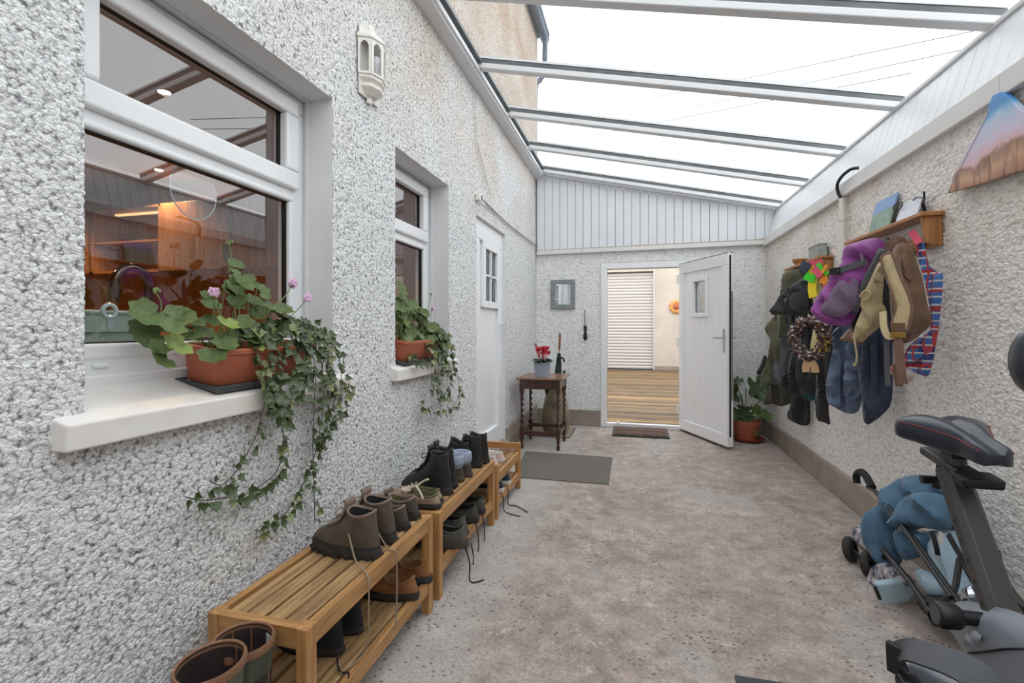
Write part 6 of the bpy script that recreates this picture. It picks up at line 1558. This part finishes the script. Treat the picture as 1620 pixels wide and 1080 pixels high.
# ================================================================ folded pushchair
cloth('s_blue', (70, 104, 130), .12, 7, .7, bump=.15); cloth('s_light', (160, 184, 198), .1, 8, .7); M('s_frame', C(26, 27, 29), .4); M('s_rubber', C(48, 44, 42), .75, var=.1, vscale=30); M('s_foam', C(30, 30, 31), .9)
M('s_flower', C(40, 52, 78), .7, col2=C(214, 206, 210), vscale=34, detail=1.5); M('s_plate', C(176, 198, 208), .45); M('s_foil', C(190, 195, 205), .15, metal=.9)
ps = thing('pushchair', 'folded blue pushchair with black frame leaning against the coat wall plinth', 'pushchair', (1.18, 2.65, 0))
def sp_(u, v, x): return atX(u, v, x)
# frame rods
MB().tube([sp_(1386, 778, 1.17), sp_(1452, 860, 1.14), sp_(1522, 962, 1.10)], .011, 10).build('frame_rod', 's_frame', ps, smooth=True)
MB().tube([sp_(1392, 782, 1.15), sp_(1440, 850, 1.12), sp_(1505, 945, 1.09)], .009, 10).build('frame_rod', 's_frame', ps, smooth=True)
MB().tube([sp_(1398, 870, 1.13), sp_(1440, 920, 1.10), sp_(1473, 970, 1.08)], .012, 10).build('frame_rod', 's_frame', ps, smooth=True)
MB().tube([sp_(1372, 770, 1.20), sp_(1386, 778, 1.17)], .009, 10).build('frame_rod', 's_frame', ps, smooth=True)
MB().tube([sp_(1518, 885, 1.2), sp_(1512, 925, 1.16), sp_(1505, 945, 1.12)], .011, 8).build('hinge_arm', 's_frame', ps, smooth=True)
MB().tube([sp_(1518, 882, 1.2), sp_(1540, 920, 1.2), sp_(1570, 965, 1.2)], .009, 8).build('frame_rod', 's_frame', ps, smooth=True)
MB().tube(smooth_path([sp_(1575, 870, 1.30), sp_(1590, 920, 1.28), sp_(1625, 965, 1.27), sp_(1680, 1000, 1.25)], 5), .013, 8).build('frame_rod', 's_frame', ps, smooth=True)
hp = [sp_(1356, 764, 1.215), sp_(1355, 752, 1.215), sp_(1362, 746, 1.213), sp_(1370, 753, 1.208), sp_(1380, 771, 1.20)]
MB().tube(smooth_path(hp, 5), .019, 12).build('handle_grip', 's_foam', ps, smooth=True)
h2 = [sp_(1481, 770, 1.27), sp_(1484, 764, 1.27), sp_(1500, 768, 1.27), sp_(1520, 776, 1.27)]
MB().tube(smooth_path(h2, 5), .016, 12).build('handle_grip', 's_foam', ps, smooth=True)
# hood and fabric
puff('hood', 's_blue', [(1388, 790), (1404, 768), (1430, 754), (1455, 751), (1482, 760), (1505, 776), (1522, 800), (1526, 836), (1500, 838), (1470, 832), (1440, 840), (1418, 830), (1398, 815)], (1.20, 2.7, .4), (-1, -.6, .1), .07, .08, ps, g=.016, w=.09, folds=(.014, 6, .9), seed=71, lump=.03)
puff('hood_fold', 's_blue', [(1408, 832), (1416, 805), (1430, 786), (1465, 778), (1500, 788), (1506, 815), (1502, 838), (1470, 836), (1440, 832)], (1.10, 2.6, .4), (-1, -.6, .1), .03, .04, ps, g=.015, w=.05, folds=(.012, 7, 1.2), seed=72, lump=.02)
puff('seat_back', 's_blue', [(1370, 815), (1385, 800), (1400, 806), (1415, 840), (1425, 870), (1420, 892), (1405, 898), (1388, 888), (1374, 865), (1367, 838)], (1.12, 2.8, .25), (-1, -.5, .1), .035, .06, ps, g=.015, w=.05, folds=(.012, 10, .4), seed=73, lump=.01)
puff('seat_back', 's_blue', [(1418, 838), (1450, 840), (1470, 850), (1462, 870), (1440, 885), (1425, 880)], (1.14, 2.7, .25), (-1, -.2, .1), .04, .06, ps, g=.015, w=.04, folds=(.008, 10, .4), seed=74)
puff('seat_lining', 's_light', [(1452, 845), (1490, 838), (1520, 845), (1545, 880), (1560, 930), (1550, 955), (1520, 940), (1500, 925), (1480, 915), (1462, 880)], (1.23, 2.5, .2), (-1, -.15, .1), .04, .05, ps, g=.015, w=.04, folds=(.010, 9, .6), seed=75, lump=.012)
puff('seat_lining', 's_light', [(1450, 900), (1470, 905), (1490, 925), (1490, 945), (1470, 940), (1455, 920)], (1.17, 2.5, .15), (-1, -.15, .1), .03, .04, ps, g=.014, w=.03, folds=(.006, 12, .6), seed=76)
puff('flowered_pouch', 's_flower', [(1384, 895), (1400, 888), (1420, 900), (1438, 915), (1430, 930), (1400, 935), (1378, 928), (1376, 912)], (1.13, 2.7, .1), (-1, -.2, .1), .03, .05, ps, g=.014, w=.03, seed=77)
puff('flowered_pouch', 's_flower', [(1353, 833), (1366, 832), (1374, 850), (1376, 872), (1364, 868), (1356, 852)], (1.18, 3.0, .2), (-1, -.2, .1), .03, .04, ps, g=.014, w=.03, seed=78)
for pts in (((1474, 840), (1480, 860), (1484, 878)), ((1500, 845), (1520, 880), (1535, 900))):
    MB().ribbon(smooth_path([sp_(u, v, 1.165) for u, v in pts], 4), (-1, -.2, .2), .022, .004).build('harness_strap', 's_frame', ps)
MB().ribbon([sp_(1489, 842, 1.16), sp_(1488, 860, 1.16)], (-1, -.2, .2), .022, .002).build('care_label', 'tag_white', ps)
puff('foil_bag', 's_foil', [(1522, 935), (1535, 925), (1545, 940), (1543, 955), (1525, 953)], (1.15, 2.3, .1), (-1, -.2, .1), .02, .02, ps, g=.012, w=.02, lump=.012, seed=79)
# foot plate
fq = [atZ(1383, 926, .10), atZ(1436, 921, .10), atZ(1446, 938, .055), atZ(1440, 952, .02), atZ(1396, 955, .02)]
MB().prism(fq, (.012, .03, .012)).build('foot_plate', 's_plate', ps, bevel=.004)
MB().tube([fq[0], fq[4] + Vector((-.01, 0, .02))], .008, 8).build('plate_edge', 's_frame', ps, smooth=True)
# wheels
def wheel(c, r, w, ax, parent):
    c = Vector(c); ax = Vector(ax).normalized(); u = ax.cross(Vector((0, 0, 1))).normalized(); v = u.cross(ax)
    def ring(rr, o): return [c + ax * o + (u * math.cos(a) + v * math.sin(a)) * rr for a in np.linspace(0, 2 * math.pi, 25)[:-1]]
    tr_ = MB().loft([ring(r * .62, -w * .5), ring(r * .88, -w * .5), ring(r, -w * .28), ring(r, w * .28), ring(r * .88, w * .5), ring(r * .62, w * .5)], False, False).build('tyre', 's_rubber', parent, smooth=True)
    MB().loft([ring(r * .63, -w * .35), ring(r * .3, -w * .42), ring(r * .3, w * .42), ring(r * .63, w * .35)], True, True).build('wheel_hub', 's_frame', tr_, smooth=True)
wax = (.75, -.6, .25)
wheel(tuple(atZ(1345, 868, .062)), .062, .036, wax, ps)
wheel(tuple(atZ(1374, 893, .062)), .062, .036, wax, ps)
wb1 = atZ(1360, 880, .07); MB().tube([atZ(1345, 868, .062), atZ(1374, 893, .062), sp_(1400, 880, 1.14)], .012, 8).build('axle', 's_frame', ps, smooth=True)
wheel(tuple(sp_(1478, 968, 1.09)), .05, .03, (1, -.2, .1), ps)
MB().tube([sp_(1473, 960, 1.10), sp_(1500, 950, 1.13)], .012, 8).build('axle', 's_frame', ps, smooth=True)
puff('wheel_guard', 's_frame', [(1455, 945), (1480, 940), (1510, 950), (1525, 985), (1520, 1005), (1490, 990), (1465, 970)], (1.17, 2.35, .06), (-1, -.2, .1), .03, .03, ps, g=.015, w=.03, seed=80)

# ================================================================ exercise bike
M('b_grey', C(74, 78, 84), .4, var=.05, vscale=4); M('b_light', C(132, 138, 148), .38, var=.05, vscale=3); M('b_post', C(74, 73, 72), .42, metal=.3); M('b_black', C(24, 24, 26), .45); M('b_saddle', C(40, 45, 56), .3); M('b_red', C(120, 36, 38), .6); M('b_silver', C(184, 190, 198), .3, metal=.6)
bx = .853
bk = thing('exercise_bike', 'dark grey exercise bike with a wide black saddle beside the coat wall', 'exercise bike', (bx, 1.3, 0))
# saddle: s from the broad rear (far) to the nose (near)
n = 40; rings = []
SY0, SY1 = 1.70, 1.418
for k in range(25):
    s = k / 24
    e_ = math.sqrt(max(0, 1 - (1 - min(1, s / .16)) ** 2)); n_ = math.sqrt(max(0, 1 - (max(0, s - .88) / .12) ** 2))
    w_ = (.112 - .073 * (0 if s < .2 else min(1, (s - .2) / .5)) ** .9 if True else 0) * (.10 + .90 * e_) * (.35 + .65 * n_)
    ht = (.030 + .014 * math.sin(math.pi * min(1, s * 1.1 + .05))) * (.25 + .75 * e_) * (.5 + .5 * n_)
    zc = .932 - .012 * s + (.012 if s < .3 else .012 * (1 - (s - .3) / .7))
    y = SY0 + (SY1 - SY0) * s; ring = []
    for i in range(n):
        a = 2 * math.pi * i / n; cx_, sz = math.cos(a), math.sin(a)
        xx = w_ * math.copysign(abs(cx_) ** .8, cx_); zz = ht * math.copysign(abs(sz) ** .85, sz)
        if sz > 0: zz -= .022 * math.exp(-(xx / .022) ** 2) * (1 if s < .97 else .5) * min(1, .35 + s) ; zz += .006
        else: zz *= .75; zz -= .012 * (abs(xx) / (w_ + 1e-6)) ** 2
        ring.append(Vector((bx + xx, y, zc + zz)))
    rings.append(ring)
MB().loft(rings).build('saddle', 'b_saddle', bk, smooth=True)
for sg in (-1, 1):
    MB().tube(smooth_path([rings[k][(18 if sg < 0 else 2)] + Vector((sg * .0012, 0, .0)) for k in range(2, 24, 3)], 4), .0018, 5).build('stitching', 'b_red', bk)
    MB().tube([(bx + sg * .022, 1.63, .915), (bx + sg * .02, 1.50, .905), (bx + sg * .012, 1.455, .925)], .004, 6).build('saddle_rail', 'steel', bk, smooth=True)
MB().box(bx - .03, bx + .03, 1.545, 1.60, .885, .92).build('saddle_clamp', 'b_black', bk, bevel=.005)
MB().tube([(bx, 1.575, .80), (bx, 1.575, .9)], .018, 12).build('saddle_stem', 'b_grey', bk, smooth=True)
# fore-and-aft slide plate with end cap, and its knob
MB().obox((bx - .0, 1.615, .858), (.026, 0, 0), (0, .095, .012), (0, -.0018, .012)).build('slide', 'b_post', bk, bevel=.006)
MB().obox((bx + .0, 1.50, .845), (.045, 0, 0), (0, .03, .004), (0, -.002, .014)).build('slide_cap', 'b_black', bk, bevel=.008)
MB().tube([(bx, 1.66, .80), (bx, 1.66, .85)], .008, 8).tube([(bx - .045, 1.66, .795), (bx + .045, 1.66, .795)], .012, 10).build('slide_knob', 'b_black', bk, smooth=True)
pa, pb = Vector((bx, 1.605, .845)), Vector((bx, 1.37, .48)); dd = (pb - pa)
side = Vector((1, 0, 0)); fwd = dd.cross(side).normalized()
def octa(c0, hx, hy): return [c0 + side * (hx * a) + fwd * (hy * b) for a, b in ((-1, -.5), (-.55, -1), (.55, -1), (1, -.5), (1, .5), (.55, 1), (-.55, 1), (-1, .5))]
MB().loft([octa(pa, .034, .026), octa(pb, .034, .026)]).build('seat_post', 'b_post', bk, bevel=.002)
ho = MB()
for k in range(5):
    c0 = pa + dd * (.33 + .11 * k) + fwd * 0 - side * .0345
    ho.add([c0 + (dd.normalized() * math.cos(a) + fwd * math.sin(a)) * .0055 - side * .0004 for a in np.linspace(0, 6.283, 13)[:-1]], [tuple(range(12))])
ho.build('peg_holes', 'gasket', bk, kind='stuff')
# housing
puff('housing', 'b_light', [(1506, 962), (1520, 950), (1562, 957), (1600, 965), (1640, 985), (1760, 1010), (1900, 1100), (1930, 1250), (1820, 1380), (1680, 1380), (1590, 1250), (1555, 1120), (1545, 1050), (1528, 1020), (1512, 995)], (bx - .02, 1.2, .5), (-1, 0, 0), .04, .08, bk, g=.022, w=.07, seed=90)
MB().tube(smooth_path([atX(u, v, bx - .064) for u, v in ((1532, 1032), (1560, 1030), (1600, 1026), (1660, 1030), (1720, 1050))], 5), .0025, 6).build('housing_seam', 'b_black', bk)
kc = atX(1515, 975, bx - .09)
MB().tube([kc + Vector((.06, 0, 0)), kc + Vector((0, 0, 0))], .017, 14).build('knob_stem', 'b_black', bk, smooth=True)
MB().tube([kc + Vector((.004, 0, 0)), kc + Vector((-.004, 0, 0)), kc + Vector((-.04, 0, 0)), kc + Vector((-.046, 0, 0))], [.024, .03, .031, .026], 18).build('post_knob', 'b_black', bk, smooth=True)
MB().tube([kc + Vector((-.046, 0, 0)), kc + Vector((-.048, 0, 0))], .022, 18).build('knob_face', 'b_grey', bk, smooth=True)
puff('lever', 'b_silver', [(1524, 1014), (1532, 998), (1548, 998), (1552, 1010), (1542, 1020), (1528, 1022)], (bx - .085, 1.4, .5), (-1, -.5, 0), .008, .02, bk, g=.012, w=.02, seed=91)
# crank and pedals
MB().tube([(bx - .11, 1.10, .36), (bx + .11, 1.10, .36)], .03, 16).build('axle', 'steel', bk, smooth=True)
def pedal(sg, c):
    c = Vector(c)
    MB().beam((bx + sg * .115, 1.10, .36), (bx + sg * .125, c.y, c.z), .018, .03).build('crank', 'b_grey', bk, bevel=.004)
    p = MB().obox(c, (.05, 0, 0), (0, .06, .012), (0, -.003, .014)).build('pedal', 'b_black', bk, bevel=.008)
    MB().box(c.x - .045, c.x + .045, c.y - .05, c.y + .05, c.z + .012, c.z + .02).build('tread', 'b_grey', p)
    arc = [c + Vector((-.058 * math.cos(a) * 1.0, -.005, .005 + .072 * math.sin(a))) for a in np.linspace(0, math.pi, 13)]
    return p, arc
# near pedal hangs forward of the housing, strap over it
pc = Vector((.655, 1.30, .385))
p, arc = pedal(-1, pc)
st = [atX(u, v, x) for u, v, x in ((1420, 1046, .62), (1424, 1032, .622), (1440, 1028, .63), (1470, 1036, .64), (1510, 1050, .65), (1545, 1070, .66), (1565, 1100, .665))]
MB().ribbon(smooth_path(st, 5), (-.55, -.25, .8), .062, .007).build('strap', 'b_grey', p, smooth=True)
MB().ribbon(smooth_path([q + Vector((.02, .03, .003)) for q in st], 5), (-.55, -.25, .8), .012, .009).build('strap_edge', 'b_black', p, smooth=True)
sb = atX(1417, 1042, .615); MB().obox(sb, (.006, .006, 0), (-.012, .014, 0), (0, .004, .034)).build('strap_buckle', 'b_black', p, bevel=.003)
puff('toe_guard', 'b_light', [(1432, 1052), (1455, 1050), (1490, 1068), (1525, 1092), (1500, 1110), (1450, 1100), (1440, 1075)], (.66, 1.3, .38), (-1, -.2, .5), .015, .02, p, g=.014, w=.02, seed=92)
pedal(1, (bx + .2, .92, .33))
# front mast, handlebar with padded ends, feet
MB().beam((bx, 1.12, .42), (bx, .62, 1.12), .07, .06).build('mast', 'b_grey', bk, bevel=.01)
MB().box(bx - .10, bx + .10, .52, .60, 1.10, 1.25).build('console', 'b_black', bk, bevel=.012)
gc = atX(1636, 572, .645)
MB().tube(smooth_path([gc + Vector((.012, .045, .012)), gc + Vector((.01, .0, -.0)), gc + Vector((.03, -.12, -.03)), (bx - .13, .72, 1.12), (bx, .64, 1.10), (bx + .13, .72, 1.12), (bx + .19, .88, 1.15), (bx + .2, .99, 1.17)], 6), .016, 12).build('handlebar', 'b_black', bk, smooth=True)
for cpos in (gc, Vector((bx + .205, 1.0, 1.175))):
    MB().ball(cpos, (.026, .042, .056), 18, 12).build('grip_pad', 'b_saddle', bk, smooth=True)
for y in (1.66, .62):
    MB().box(bx - .24, bx + .24, y - .03, y + .03, .010, .055).build('foot', 'b_black', bk, bevel=.012)
MB().beam((bx, 1.66, .05), (bx, 1.30, .30), .06, .05).build('rear_strut', 'b_grey', bk, bevel=.006)
MB().beam((bx, .62, .05), (bx, 1.0, .30), .06, .05).build('front_strut', 'b_grey', bk, bevel=.006)
